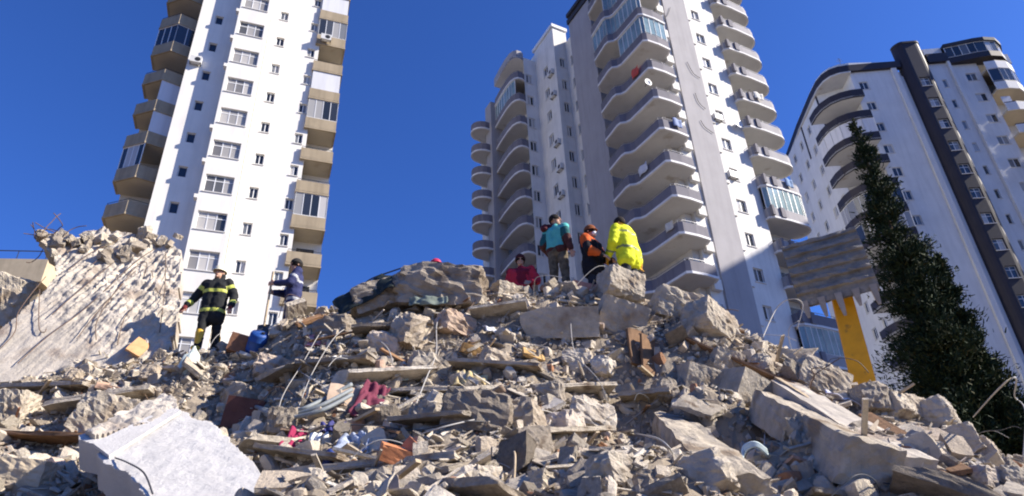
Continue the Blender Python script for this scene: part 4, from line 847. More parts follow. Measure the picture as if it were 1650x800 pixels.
cloth(572, 728, 0.34, 0.26, (55, 5, 0), 'pale blue and white checked cloth among the waste', colour('pale_blue_fabric', (0.33, 0.37, 0.45), var=0.6, scale=14), 11)
cloth(545, 752, 0.30, 0.20, (45, 10, 10), 'deep blue plastic scrap below the checked cloth', colour('blue_plastic', (0.03, 0.05, 0.18), 0.4), 13)
cloth(512, 718, 0.20, 0.14, (70, 0, 5), 'white paper sheet between magenta and blue cloths', colour('white_paper', (0.72, 0.71, 0.68)), 15, cat='paper', fold=0.03)
cloth(638, 612, 0.34, 0.20, (35, 10, 10), 'pale green-white panel sheet right of the dark hollow', colour('pale_green_sheet', (0.50, 0.56, 0.50)), 17, cat='sheet', fold=0.02, name='sheet')
cloth(555, 590, 0.42, 0.16, (45, 8, 20), 'white torn sheet under the pink cloth', colour('white_sheet', (0.66, 0.64, 0.58)), 19, cat='sheet', fold=0.04, name='sheet')
cloth(1372, 660, 0.62, 0.22, (20, 32, 15), 'white sheet lying on the ridge at the foot of the excavator arm', colour('lilac_white_sheet', (0.62, 0.61, 0.66)), 21, cat='sheet', fold=0.03, name='sheet')
cloth(812, 540, 0.62, 0.20, (35, -5, 15), 'white crumpled foil left of the long grey block', colour('white_foil', (0.70, 0.69, 0.68), 0.4), 23, cat='sheet', fold=0.06, name='sheet')
cloth(588, 474, 0.95, 0.5, (62, -30, 0), 'dark tarpaulin draped over the left end of the crest', colour('dark_tarpaulin', (0.022, 0.028, 0.024), 0.5), 25, cat='tarpaulin', fold=0.04, name='tarpaulin', Y=9.98)
cloth(690, 486, 0.62, 0.16, (70, 0, 0), 'grey-green sheet under the broad crest slab', colour('grey_green_sheet', (0.17, 0.20, 0.17)), 27, cat='sheet', fold=0.03, name='sheet', Y=9.75)
cloth(760, 620, 0.42, 0.3, (45, 10, 0), 'yellowish foam sheet in the middle of the heap', colour('yellow_foam', (0.48, 0.38, 0.20)), 29, cat='sheet', name='sheet')
ITEMS = (((222, 566), (0.26, 0.42, 0.04), (58, 25, 30), 'bright orange-tan board leaning in front of the tilted wall slab', (0.50, 0.29, 0.14), 'board'), ((208, 550), (0.30, 0.22, 0.05), (50, 10, 10), 'cream board behind the orange-tan board', (0.50, 0.41, 0.28), 'board'), ((640, 748), (0.34, 0.2, 0.14), (20, 15, 20), 'orange terracotta fragment low in the middle', (0.50, 0.20, 0.09), 'terracotta_fragment'), ((668, 738), (0.18, 0.14, 0.12), (40, 15, 60), 'smaller terracotta fragment beside the orange one', (0.46, 0.19, 0.10), 'terracotta_fragment'),
    ((760, 572), (0.3, 0.2, 0.14), (20, 15, 20), 'ochre brick fragment left of the tan stones', (0.44, 0.26, 0.10), 'brick'), ((860, 580), (0.32, 0.2, 0.05), (50, 15, 20), 'ochre tile under the long grey block', (0.46, 0.29, 0.12), 'tile'), ((560, 650), (0.5, 0.35, 0.05), (60, 12, 25), 'tan carton panel beside the maroon garment', (0.40, 0.30, 0.22), 'flattened_carton'), ((500, 522), (0.5, 0.3, 0.06), (30, -25, 20), 'curled brown sheet of wood at the left end of the crest', (0.36, 0.20, 0.10), 'wood_sheet'),
    ((390, 680), (0.5, 0.1, 0.5), (10, 10, 10), 'dark reddish panel in the shaded left flank', (0.14, 0.06, 0.045), 'broken_door'), ((945, 470), (0.5, 0.25, 0.12), (15, 12, 10), 'pinkish brick slab at the feet of the person in orange', (0.45, 0.24, 0.19), 'brick_slab'), ((180, 632), (0.42, 0.3, 0.08), (20, 10, 20), 'peach tile slab on the sunlit rubble', (0.52, 0.33, 0.22), 'tile_slab'), ((640, 585), (0.55, 0.12, 0.03), (30, 30, 10), 'narrow brown lath in the dark hollow', (0.26, 0.15, 0.08), 'lath'),
    ((385, 562), (0.34, 0.3, 0.3), (10, 12, 25), 'crushed brown carton beside the blue barrel', (0.22, 0.11, 0.065), 'carton'))
for i, ((x, y), d, r, lb, c, nm) in enumerate(ITEMS):
    blk(x, y, d, r, lb, Y=10.55 if nm == 'carton' else None, name=nm, cat=nm.replace('_', ' '), m=colour(nm + '_colour_%d' % i, c), n=5, cuts=2, rough=0.04, lift=0.07, seed=800 + i)
# blue barrel
e = empty('blue_barrel', at_y(413, 556, 10.5), 0, (radians(35), radians(28), 0)); tag(e, 'small blue plastic barrel lying tilted beside the crushed brown carton', 'barrel'); BLUEP = colour('blue_barrel_plastic', (0.02, 0.07, 0.26), 0.4); m = MB(); N_ = 20
prof = [(0.0, -0.22), (0.125, -0.22), (0.145, -0.19), (0.15, -0.1), (0.157, -0.09), (0.15, -0.08), (0.15, 0.08), (0.157, 0.09), (0.15, 0.1), (0.145, 0.19), (0.125, 0.22), (0.0, 0.22)]
Vb = [(r * cos(2 * pi * k / N_), r * sin(2 * pi * k / N_), z) for r, z in prof for k in range(N_)]; Fb = [(i * N_ + k, i * N_ + (k + 1) % N_, (i + 1) * N_ + (k + 1) % N_, (i + 1) * N_ + k) for i in range(len(prof) - 1) for k in range(N_)]
m.add(Vb, Fb).build('shell', BLUEP, e, True); MB().tube([(0.06, 0, 0.222), (0.06, 0, 0.25)], 0.03, 10).build('cap', BLACKP, e)
# pale plastic sack
SACK = colour('pale_green_plastic_sack', (0.56, 0.62, 0.55), 0.45)
Vc, Fc = _CG[9]; Vc = Vc / np.linalg.norm(Vc, axis=1, keepdims=True); hz = (Vc[:, 2] + 1) / 2; rr = np.where(hz < 0.75, 1.0 - 0.25 * hz, 0.8 - 2.2 * (hz - 0.75)); rr = np.maximum(rr, 0.28)
Vc = Vc * np.stack([0.17 * rr, 0.15 * rr, np.full_like(rr, 0.34)], 1); Vc += 0.03 * np.stack([fbm(Vc * np.array([14, 14, 4]) + k * 5, 2, k) for k in range(3)], 1)
o = obj('plastic_sack', fast_mesh('plastic_sack', Vc, Fc, SACK, True), None, hp(302, 600, 0.10), (radians(-8), radians(8), 0.4)); tag(o, 'pale green translucent plastic sack standing in the rubble below the firefighter', 'sack')
# grey hoses
HOSE = colour('grey_hose', (0.22, 0.24, 0.24), 0.5)
for i, (off, lb) in enumerate(((0, 'upper grey hose of the bundle curving up to the maroon garment'), (9, 'middle grey hose of the bundle'), (18, 'lower grey hose of the bundle'))):
    P = [hp(410 + i * 6, 672 + off * 0.6, 0.14), hp(445, 686 + off * 0.6, 0.16), hp(480, 686 + off * 0.6, 0.18), hp(520, 670 + off, 0.2), hp(565, 645 + off, 0.2)]
    V_, F_ = tube_geo(catmull(P, 6), 0.026, 8); o = obj('hose', mesh_from('hose', V_, F_, HOSE, True)); tag(o, lb, 'hose', 'grey hoses')
# knotted pale rope
e = empty('rope_bundle', hp(1222, 765, 0.1)); tag(e, 'knotted bundle of pale green-white rope in the shaded hollow', 'rope'); ROPE = colour('pale_rope', (0.52, 0.60, 0.58)); R_ = random.Random(5)
for k in range(5):
    P = [np.array([-0.10 + 0.02 * k, 0, -0.28 - 0.02 * k]), np.array([-0.12, -0.03 * k, -0.08]), np.array([-0.08, 0.02, 0.08 + 0.02 * k]), np.array([0.02, -0.02, 0.13 + 0.015 * k]), np.array([0.12, 0.02, 0.06 + 0.02 * k])] if k < 3 else [np.array([-0.12, 0, 0.02]), np.array([-0.02, 0, -0.1]), np.array([0.06 + 0.03 * k - 0.09, 0, -0.2]), np.array([0.10, 0, -0.32])]
    V_, F_ = tube_geo(catmull(P, 6), 0.013, 6); obj('strand', mesh_from('strand', V_, F_, ROPE, True), e)
# cables and wires hanging over the face of the heap
WL = [([(560, 510), (530, 545), (500, 600), (465, 665), (455, 720)], 0.010, WIRE_L, 'pair of pale wires falling from the crest, left strand', 0.18), ([(572, 530), (545, 560), (512, 620), (478, 680)], 0.010, WIRE_L, 'pair of pale wires falling from the crest, right strand', 0.18),
      ([(720, 500), (706, 540), (704, 590), (690, 640), (660, 690)], 0.013, WIRE_L, 'pale cable hanging from the crest right of the maroon garment', 0.22), ([(470, 725), (530, 712), (600, 710), (680, 718), (740, 705), (800, 690)], 0.010, WIRE_D, 'dark cable stretched across the coloured cloths', 0.16),
      ([(640, 722), (700, 718), (760, 700), (850, 680), (900, 676)], 0.011, WIRE_L, 'grey cable crossing the middle lumps', 0.14), ([(590, 540), (620, 580), (632, 596)], 0.012, WIRE_L, 'short stiff wire in the dark hollow', 0.2), ([(920, 510), (918, 560), (922, 600), (950, 640), (975, 660)], 0.009, WIRE_L, 'thin wire hanging in front of the long grey block', 0.28),
      ([(985, 680), (1020, 710), (1060, 735), (1085, 745)], 0.011, WIRE_L, 'pale cable leading into the shaded hollow', 0.12), ([(1240, 735), (1228, 720), (1230, 690), (1250, 670), (1275, 655)], 0.011, WIRE_L, 'bent wire loop in front of the thick beam', 0.25), ([(1222, 560), (1232, 535), (1250, 522), (1268, 530), (1275, 545)], 0.011, WIRE_L, 'pale wire loop standing above the ridge left of the bucket', 0.42),
      ([(1560, 690), (1590, 686), (1615, 692), (1630, 715), (1640, 760)], 0.012, WIRE_L, 'thin wire arching over the right end of the ridge', 0.42), ([(790, 478), (830, 500), (812, 520)], 0.010, WIRE_L, 'short curved wire in front of the person in red', 0.2), ([(745, 520), (780, 490), (800, 478)], 0.014, RUST, 'rusty bar sticking up beside the broad crest slab', 0.2),
      ([(1005, 690), (1090, 640), (1130, 622)], 0.008, WIRE_L, 'fine wire across the shaded hollow', 0.15), ([(1150, 715), (1175, 745), (1200, 770)], 0.014, WIRE_L, 'thick pale wire leading to the rope bundle', 0.12), ([(600, 650), (680, 640), (720, 600), (740, 560)], 0.008, WIRE_D, 'thin dark wire rising left of the middle lumps', 0.2),
      ([(480, 600), (520, 640), (560, 660)], 0.010, WIRE_L, 'short pale wire under the torn sheet', 0.2), ([(920, 480), (960, 462), (1000, 455)], 0.008, WIRE_L, 'thin wire strung in front of the person in orange', 0.35), ([(825, 735), (830, 770), (828, 800)], 0.016, WOOD_L, 'thin upright stick at the bottom of the middle', 0.18), ([(300, 640), (350, 600), (395, 585)], 0.009, WIRE_D, 'dark wire in the shaded left flank', 0.15),
      ([(565, 492), (590, 455), (630, 438), (672, 425)], 0.024, colour('blue_grey_pipe', (0.05, 0.06, 0.10), 0.5), 'bent dark pipe arching over the tarpaulin on the crest', 0.62), ([(455, 520), (475, 500), (490, 492)], 0.010, RUST, 'thin rusty bar in front of the man in navy', 0.3)]
for pl_, r_, m_, lb, lift in WL:
    P = [at_y(x, y, 10.1) for x, y in pl_] if 'tarpaulin' in lb else [hp(x, y, 0.0, lift * (0.35 if i in (0, len(pl_) - 1) else 1.0)) for i, (x, y) in enumerate(pl_)]
    V_, F_ = tube_geo(catmull(P, 7), r_ * 0.62, 6); nm = 'rebar' if m_ is RUST else ('stick' if m_ is WOOD_L else ('pipe' if 'pipe' in lb else 'wire')); o = obj(nm, mesh_from(nm, V_, F_, m_, True)); tag(o, lb, nm)

# ---- countable chunks (the 300 that show largest) and the uncountable rest
PROT = [chunk_mesh('concrete_chunk', CONC, 100 + i, (1.0, rng.uniform(0.55, 0.95), rng.uniform(0.4, 0.85)), n=9, cuts=7, rough=0.12, keep=(0.5, 0.9)) for i in range(16)]
PLATE = [chunk_mesh('concrete_shard', CONC, 200 + i, (1.0, rng.uniform(0.4, 0.85), rng.uniform(0.07, 0.16)), n=9, cuts=6, rough=0.10) for i in range(10)]
ANCH = [(60, 590, 'the foot of the tilted wall slab'), (200, 600, 'the orange-tan board'), (302, 600, 'the pale plastic sack'), (414, 556, 'the blue barrel'), (500, 522, 'the curled brown wood sheet'), (595, 658, 'the maroon garment'), (476, 722, 'the magenta cloth'), (572, 728, 'the checked cloth'), (640, 748, 'the orange terracotta fragment'), (638, 612, 'the pale green-white sheet'),
        (590, 490, 'the tarpaulin'), (715, 490, 'the broad crest slab'), (837, 470, 'the person in red'), (900, 530, 'the long grey block'), (1000, 515, 'the wedge-shaped block'), (1040, 580, 'the leaning wooden boards'), (1095, 505, 'the big pale crest boulder'), (1125, 625, 'the shaded square block'), (1200, 655, 'the sunlit square block'), (1320, 622, 'the double-lobed boulder'), (1400, 655, 'the excavator arm'),
        (1330, 745, 'the thick ridge beam'), (1222, 765, 'the rope bundle'), (1110, 745, 'the cracked beam in the hollow'), (1500, 690, 'the stones under the conifer'), (1600, 760, 'the right-hand end of the ridge'), (770, 680, 'the crumbly middle lump'), (950, 680, 'the angular pale lump'), (850, 740, 'the thin rising floor plate'), (600, 775, 'the low pale floor plate'), (300, 760, 'the fallen white slab'), (170, 690, 'the rough lump by the hollow'), (28, 782, 'the tan corner rock'), (480, 680, 'the grey hoses'), (760, 572, 'the ochre brick fragment')]
def near(px, py):
    a = min(ANCH, key=lambda q: (q[0] - px) ** 2 + (q[1] - py) ** 2); dx, dy = px - a[0], py - a[1]
    return ('left of ' if dx < 0 else 'right of ') + a[2] if abs(dx) > abs(dy) else ('above ' if dy < 0 else 'below ') + a[2], hypot(dx, dy)
CH = []
cnt = 0; tries = 0; spots = []
while cnt < 292 and tries < 20000:
    tries += 1; x = rnd.uniform(-8.5, 9.0); y = rnd.uniform(3.6, 11.2); s = 0.065 + 0.16 * rnd.random() ** 2.6
    if any((x - a) ** 2 + (y - b) ** 2 < (r * 0.8 + s * 0.5) ** 2 for a, b, r in TAKEN) or any((x - a) ** 2 + (y - b) ** 2 < (0.7 * (s + r)) ** 2 for a, b, r in spots): continue
    z = heap_h([(x, y)])[0]; px, py = project((x, y, z + s * 0.3))
    if not (-30 < px < 1680 and py < 825): continue
    h0 = hit(px, py)
    if abs(h0[1] - y) > 0.6 + s: continue          # hidden behind the heap itself
    spots.append((x, y, s)); flat = rnd.random() < 0.45; me = rnd.choice(PLATE if flat else PROT); q = s * (1.75 if flat else 0.9)
    rot = (radians(rnd.uniform(-40, 60)), radians(rnd.uniform(-35, 35)), rnd.uniform(0, 6.28)) if flat else (rnd.uniform(0, 6.28), rnd.uniform(0, 6.28), rnd.uniform(0, 6.28))
    o = obj('concrete_shard' if flat else 'concrete_chunk', me, None, (x, y, z + s * 0.28), rot, (q, q, q))
    sz = 'small' if s < 0.09 else ('medium-sized' if s < 0.14 else 'larger'); CH.append((o, ('flat %s concrete shard ' if flat else '%s angular concrete chunk ') % sz, near(px, py), flat)); cnt += 1
BY = {}
for o, kd, (where, dist), flat in CH: BY.setdefault(kd + where, []).append((dist, o, flat))
NTH = ['nearest', 'second nearest', 'third nearest', 'fourth nearest', 'fifth nearest', 'sixth nearest', 'seventh nearest', 'eighth nearest', 'ninth nearest']
for lb, L_ in BY.items():
    for i, (dist, o, flat) in enumerate(sorted(L_, key=lambda q: q[0])): tag(o, lb if len(L_) == 1 else NTH[min(i, 8)] + ' ' + lb, 'concrete shard' if flat else 'concrete chunk', 'flat concrete shards scattered over the heap' if flat else 'concrete chunks scattered over the heap')
# ---- thin wires, bars and laths sticking out all over the heap
LW = {}; R_ = random.Random(23); n_ = 0
while n_ < 120:
    x = R_.uniform(-8, 8.5); y = R_.uniform(4.0, 10.6); z = heap_h([(x, y)])[0]; px, py = project((x, y, z + 0.1))
    if not (10 < px < 1640 and py < 800) or abs(hit(px, py)[1] - y) > 0.8: continue
    n_ += 1; typ = R_.choice(['wire', 'wire', 'rebar', 'lath', 'lath']); p0 = np.array([x, y, z + 0.02])
    if typ == 'lath':
        L = R_.uniform(0.25, 0.9); az = R_.uniform(0, 6.28); el = R_.uniform(-0.1, 0.6); w = R_.uniform(0.02, 0.07); t = R_.uniform(0.012, 0.03)
        me = MB().box(-L / 2, L / 2, -w / 2, w / 2, -t / 2, t / 2).mesh('lath', R_.choice([WOOD, WOOD_L, WOOD_L, CONC])); o = obj('lath', me, None, p0 + np.array([0, 0, 0.06 + L * 0.3 * sin(el)]), (R_.uniform(-0.5, 0.5), -el, az))
    else:
        d = np.array([R_.gauss(0, 1), R_.gauss(-0.4, 0.7), R_.uniform(0.2, 1.4)]); P = [p0 - np.array([0, 0, 0.05])]; L = R_.uniform(0.3, 1.1)
        for k in range(5): d = d / np.linalg.norm(d); P.append(P[-1] + d * L / 5); d = d + np.array([R_.gauss(0, 0.35), R_.gauss(0, 0.3), R_.gauss(-0.42, 0.25)])
        for k in range(1, len(P)): P[k][2] = max(P[k][2], heap_h([P[k][:2]])[0] + 0.03)
        V_, F_ = tube_geo(catmull(P, 4), R_.uniform(0.0035, 0.006) if typ == 'wire' else 0.007, 5); o = obj(typ, mesh_from(typ, V_, F_, R_.choice([WIRE_L, WIRE_D, WIRE_D]) if typ == 'wire' else RUST, True))
    where, dist = near(px, py); LW.setdefault({'wire': 'thin curled wire ', 'rebar': 'thin rusty bar sticking up ', 'lath': 'narrow splintered lath '}[typ] + where, []).append((dist, o, typ))
for lb, L_ in LW.items():
    for i, (dist, o, typ) in enumerate(sorted(L_, key=lambda q: q[0])): tag(o, lb if len(L_) == 1 else NTH[min(i, 8)] + ' ' + lb, typ, {'wire': 'loose thin wires', 'rebar': 'thin bars sticking out of the heap', 'lath': 'splintered laths on the heap'}[typ])
def scatter(LOW, NB, smin, smax, pw, long_from, flat_from, seed):
    R_ = np.random.default_rng(seed); XYb = np.column_stack([R_.uniform(-11.5, 11.5, NB), R_.uniform(2.8, 12.4, NB)]); Zb = heap_h(XYb); ok = Zb > 0.35; XYb = XYb[ok]; Zb = Zb[ok]; NB = len(XYb)
    SZ = smin + (smax - smin) * R_.random(NB) ** pw; kind = R_.integers(0, len(LOW), NB); SZ = np.where(kind >= long_from, np.minimum(SZ * 4.0, 0.28), np.where(kind >= flat_from, SZ * 1.5, SZ))
    ang = R_.uniform(0, 2 * pi, (NB, 3)); fl = (kind >= flat_from); ang[fl, 0] = R_.uniform(-0.6, 0.9, fl.sum()); ang[fl, 1] = R_.uniform(-0.6, 0.6, fl.sum()); ca, sa = np.cos(ang), np.sin(ang)
    Rm = np.empty((NB, 3, 3)); Rm[:, 0, 0] = ca[:, 1] * ca[:, 2]; Rm[:, 0, 1] = sa[:, 0] * sa[:, 1] * ca[:, 2] - ca[:, 0] * sa[:, 2]; Rm[:, 0, 2] = ca[:, 0] * sa[:, 1] * ca[:, 2] + sa[:, 0] * sa[:, 2]
    Rm[:, 1, 0] = ca[:, 1] * sa[:, 2]; Rm[:, 1, 1] = sa[:, 0] * sa[:, 1] * sa[:, 2] + ca[:, 0] * ca[:, 2]; Rm[:, 1, 2] = ca[:, 0] * sa[:, 1] * sa[:, 2] - sa[:, 0] * ca[:, 2]; Rm[:, 2, 0] = -sa[:, 1]; Rm[:, 2, 1] = sa[:, 0] * ca[:, 1]; Rm[:, 2, 2] = ca[:, 0] * ca[:, 1]
    VV = []; FF = []; base = 0
    for k in range(len(LOW)):
        idx = np.nonzero(kind == k)[0]; V0, F0 = LOW[k]
        if not len(idx): continue
        Vw = np.einsum('nij,vj->nvi', Rm[idx] * SZ[idx][:, None, None], V0) + np.column_stack([XYb[idx], Zb[idx] + np.where(fl[idx], 0.05, SZ[idx] * 0.4)])[:, None, :]
        VV.append(Vw.reshape(-1, 3)); FF.append((F0[None] + (np.arange(len(idx)) * len(V0))[:, None, None] + base).reshape(-1, 4)); base += len(idx) * len(V0)
    return np.vstack(VV), np.vstack(FF)
BIG = [chunk_geo(300 + i, (1.0, rng.uniform(0.5, 0.95), rng.uniform(0.35, 0.85)), n=3, cuts=5, rough=0.16, round_=0.4 if i < 11 else 0.0) for i in range(17)] + [chunk_geo(340 + i, (1.0, rng.uniform(0.3, 0.8), rng.uniform(0.06, 0.16)), n=2, cuts=4, rough=0.06) for i in range(7)] + [chunk_geo(360 + i, (1.0, 0.05, 0.035), n=2, cuts=1, rough=0.05) for i in range(2)]
TINY = [chunk_geo(400 + i, (1.0, rng.uniform(0.5, 0.95), rng.uniform(0.35, 0.85)), n=1, cuts=3, rough=0.0, keep=(0.5, 0.8)) for i in range(22)] + [chunk_geo(440 + i, (1.0, rng.uniform(0.3, 0.8), 0.12), n=1, cuts=2, rough=0.0, keep=(0.5, 0.8)) for i in range(8)] + [chunk_geo(460, (1.0, 0.05, 0.04), n=1, cuts=0, rough=0.0)]
V1, F1 = scatter(BIG, 14000, 0.03, 0.13, 3.0, 24, 17, 5); V2, F2 = scatter(TINY, 75000, 0.010, 0.042, 2.0, 30, 22, 6)
o = obj('rubble', fast_mesh('rubble', np.vstack([V1, V2]), np.vstack([F1, F2 + len(V1)]), BITS)); o['kind'] = 'stuff'; o['label'] = 'loose small rubble, grit, splinters and dust covering the heap'
# ------------------------------------------------------------------ conifer
def conifer(px_tip, py_tip, Y, base_z, label):
    tip = at_y(px_tip, py_tip, Y); x0, y0 = tip[0], tip[1]; H = tip[2] - base_z
    e = empty('conifer', (x0, y0, base_z)); tag(e, label, 'tree'); R_ = np.random.default_rng(77)
    BARK = mat('conifer_bark', (0.085, 0.06, 0.042), 0.95, 0.1, var=0.3, scale=6, bump=0.8, bscale=20)
    LEAF = mat('dark_conifer_needles', rough=0.75, spec=0.12, island=[(0.0, (0.012, 0.022, 0.011)), (0.5, (0.022, 0.038, 0.016)), (0.85, (0.035, 0.05, 0.018)), (1.0, (0.075, 0.068, 0.030))])
    obj('trunk', mesh_from('trunk', *tube_geo([(0, 0, -0.5), (0.05, 0, H * 0.3), (-0.04, 0.05, H * 0.6), (0, 0, H * 0.97)], [0.30, 0.2, 0.11, 0.02], 8), BARK, True), e)
    def rad(t):                          # t = 0 at the tip, 1 at the ground
        return np.interp(t, [0, 0.05, 0.16, 0.28, 0.40, 0.55, 0.72, 0.9, 1.0], [0.04, 0.22, 0.48, 0.85, 1.3, 1.6, 1.6, 1.45, 1.1])
    V_ = []; k = 0
    # a few leaders rising beside the main stem give the crown its uneven shoulders
    lead = [(0, 0, 0.0, 1.0)] + [(1.0, -0.2, 0.34, 0.58), (1.4, 0.2, 0.50, 0.46), (1.35, 0.0, 0.68, 0.30), (0.5, 0.7, 0.28, 0.5), (-0.5, -0.3, 0.48, 0.45), (1.2, -0.8, 0.70, 0.5), (-0.8, 0.4, 0.68, 0.45)]
    for lx, ly, t0, sc in lead:
        nb = int(900 * sc * (1 - t0) ** 0.7)
        if lx: MB().tube([(lx * 0.3, ly * 0.3, H * (1 - t0) - 5.0 * sc), (lx * 0.9, ly * 0.9, H * (1 - t0) - 2.2), (lx, ly, H * (1 - t0) - 0.3)], 0.06, 5, r1=0.012).build('limb', BARK, e, True)
        for i in range(nb):
            t = t0 + (1 - t0) * (R_.random() ** 0.8) * (1 if lx == 0 else 0.55)
            tt = (t - t0) / (1 - t0) if lx else t
            L = (rad(t) if lx == 0 else 0.12 + sc * 1.5 * min(1.0, tt * 2.2)) * R_.uniform(0.55, 1.12); az = R_.uniform(0, 2 * pi); z = H * (1 - t)
            lump = 1 + 0.85 * vnoise(np.array([cos(az) * 1.6, sin(az) * 1.6, z * 0.8]) + lx, 4); L *= max(0.35, lump) * (0.95 if lx else 0.86)
            d = np.array([cos(az), sin(az), R_.uniform(0.05, 0.65)]); d /= np.linalg.norm(d); o0 = np.array([lx, ly, z - 0.25 * L])
            ns = int(20 + 74 * L)
            s = (R_.random(ns) ** 0.6)[:, None]; c = o0 + d * L * s + R_.normal(size=(ns, 3)) * (0.05 + 0.10 * L * s)
            a = R_.normal(size=(ns, 3)) + d * 1.3 + np.array([0, 0, 0.6]); a /= np.linalg.norm(a, axis=1, keepdims=True); b = np.cross(a, R_.normal(size=(ns, 3))); b /= np.linalg.norm(b, axis=1, keepdims=True)
            sz = R_.uniform(0.07, 0.17, (ns, 1)); wd = sz * R_.uniform(0.25, 0.45, (ns, 1))
            V_.append(np.stack([c - b * wd * 0.5, c + b * wd * 0.5, c + a * sz + b * wd * 0.3, c + a * sz * 1.15 - b * wd * 0.25], 1).reshape(-1, 3))
    V_ = np.vstack(V_); Q_ = np.arange(len(V_)).reshape(-1, 4)
    obj('crown', fast_mesh('crown', V_, Q_, LEAF), e)
    return e
conifer(1374, 197, 21.0, 0.0, 'tall dark conifer with a narrow tip, right of the raised excavator bucket')

# ------------------------------------------------------------------ excavator behind the ridge
YEL = mat('worn_excavator_yellow', (0.68, 0.33, 0.008), 0.5, 0.35, var=0.15, scale=4, stain=((0.22, 0.12, 0.03), 5.0, 0.60), bump=0.2, bscale=20)
BUCK = mat('dirty_bucket_steel', (0.25, 0.228, 0.20), 0.85, 0.25, var=0.35, scale=5, stain=((0.31, 0.275, 0.23), 6.0, 0.55), bump=2.0, bscale=18)
TEETH = mat('worn_tooth_steel', (0.30, 0.26, 0.22), 0.6, 0.4, var=0.25, scale=6)
TL, TR, BR, BL = at_y(1257, 390, 11.35), at_y(1383, 360, 10.75), at_y(1412, 470, 10.55), at_y(1291, 505, 11.1)
cen = (TL + TR + BR + BL) / 4; bx = ((TR - TL) + (BR - BL)); bx /= np.linalg.norm(bx); bu = (TL - BL) + (TR - BR); bu -= bx * (bu @ bx); bu /= np.linalg.norm(bu); bn = np.cross(bx, bu)
if bn @ (CAM - cen) < 0: bn = -bn
BW = (np.linalg.norm(TR - TL) + np.linalg.norm(BR - BL)) / 2; BH = (np.linalg.norm(TL - BL) + np.linalg.norm(TR - BR)) / 2 * 0.93
EX = empty('excavator', (cen[0] + 0.9, cen[1] + 6.5, 0.0)); tag(EX, 'yellow excavator arm raising a dirt-caked grey bucket above the ridge', 'excavator')
bw = lambda x, u, n: cen + bx * x + bu * u + bn * n
prof = [(0.50, -0.10), (0.49, -0.04), (0.42, 0.01), (0.25, 0.04), (0.05, 0.05), (-0.15, 0.04), (-0.33, 0.02), (-0.47, -0.02)]
prof = [(u * BH, n) for u, n in prof]
def exo(m, name, mm, smooth=False, parent=None):
    o = m.build(name, mm, None, smooth); p = parent or EX; o.parent = p; o.matrix_parent_inverse = Matrix.Translation(-Vector(EX.location)) if p is EX else Matrix.Identity(4)
    return o
m = MB(); hw = BW / 2; n_ = len(prof)
xsn = np.linspace(-hw, hw, 15)
for li, (th) in enumerate((0.0, -0.05)):
    Vp = [bw(x, u + 0.012 * (vnoise(np.array([x * 6, u * 6, li])) if 0 < j < n_ - 1 else 1.6 * vnoise(np.array([x * 14, 3.0, li]))), n + th + 0.014 * vnoise(np.array([x * 5, u * 9, 2.0]))) for j, (u, n) in enumerate(prof) for x in xsn]
    Fp = [(j * 15 + i, j * 15 + i + 1, (j + 1) * 15 + i + 1, (j + 1) * 15 + i) for j in range(n_ - 1) for i in range(14)]
    m.add(Vp, Fp)
shell = exo(m, 'bucket', BUCK)
for k in range(6):
    u0 = (0.42 - 0.145 * k) * BH; nn = float(np.interp(u0, [p[0] for p in prof][::-1], [p[1] for p in prof][::-1])); mm = MB(); a = 0.055
    xn = np.linspace(-hw * 0.985, hw * 0.985, 17); q4 = ((-a, -0.03), (a, -0.03), (a * 0.6, 0.05), (-a * 0.6, 0.05))
    V_ = [bw(x, u0 + du * (1 + 0.35 * vnoise(np.array([x * 7, k, j * 3.0]))), nn + dn * (1 + 0.5 * vnoise(np.array([x * 9, k * 2, j * 1.0 + 5])))) for x in xn for j, (du, dn) in enumerate(q4)]
    mm.add(V_, [(0, 1, 2, 3), (67, 66, 65, 64)] + [(i * 4 + j, (i + 1) * 4 + j, (i + 1) * 4 + (j + 1) % 4, i * 4 + (j + 1) % 4) for i in range(16) for j in range(4)]); o = exo(mm, 'wear_strip', BUCK); o.parent = shell; o.matrix_parent_inverse = Matrix.Identity(4)
for s in (-1, 1):
    mm = MB(); poly = [(u, n - 0.01) for u, n in prof] + [(-0.40 * BH, -0.28), (-0.05 * BH, -0.62), (0.40 * BH, -0.55)]; V_ = [bw(s * hw * 0.995, u, n) for u, n in poly] + [bw(s * (hw * 0.995 - 0.045), u, n) for u, n in poly]; q = len(poly)
    mm.add(V_, [tuple(range(q)), tuple(range(q, 2 * q))[::-1]] + [(i, q + i, q + (i + 1) % q, (i + 1) % q) for i in range(q)]); o = exo(mm, 'side_plate', BUCK); o.parent = shell; o.matrix_parent_inverse = Matrix.Identity(4)
for k in range(5):
    x = -hw * 0.86 + k * hw * 0.43; mm = MB(); u1 = -0.42 * BH; w = 0.06; L = 0.30 + 0.12 * ((k * 7) % 3) / 2
    V_ = [bw(x + sx * w, u1, sn) for sx in (-1, 1) for sn in (0.05, -0.08)] + [bw(x + sx * w * 0.75, u1 - L * 0.55, sn) for sx in (-1, 1) for sn in (0.0, -0.07)] + [bw(x + sx * w * 0.4, u1 - L, sn) for sx in (-1, 1) for sn in (-0.045, -0.06)]
    mm.add(V_, [(0, 1, 3, 2), (0, 2, 6, 4), (1, 5, 7, 3), (0, 4, 5, 1), (2, 3, 7, 6), (4, 6, 10, 8), (5, 9, 11, 7), (4, 8, 9, 5), (6, 7, 11, 10), (8, 10, 11, 9)]); o = exo(mm, 'tooth', TEETH); o.parent = shell; o.matrix_parent_inverse = Matrix.Identity(4)
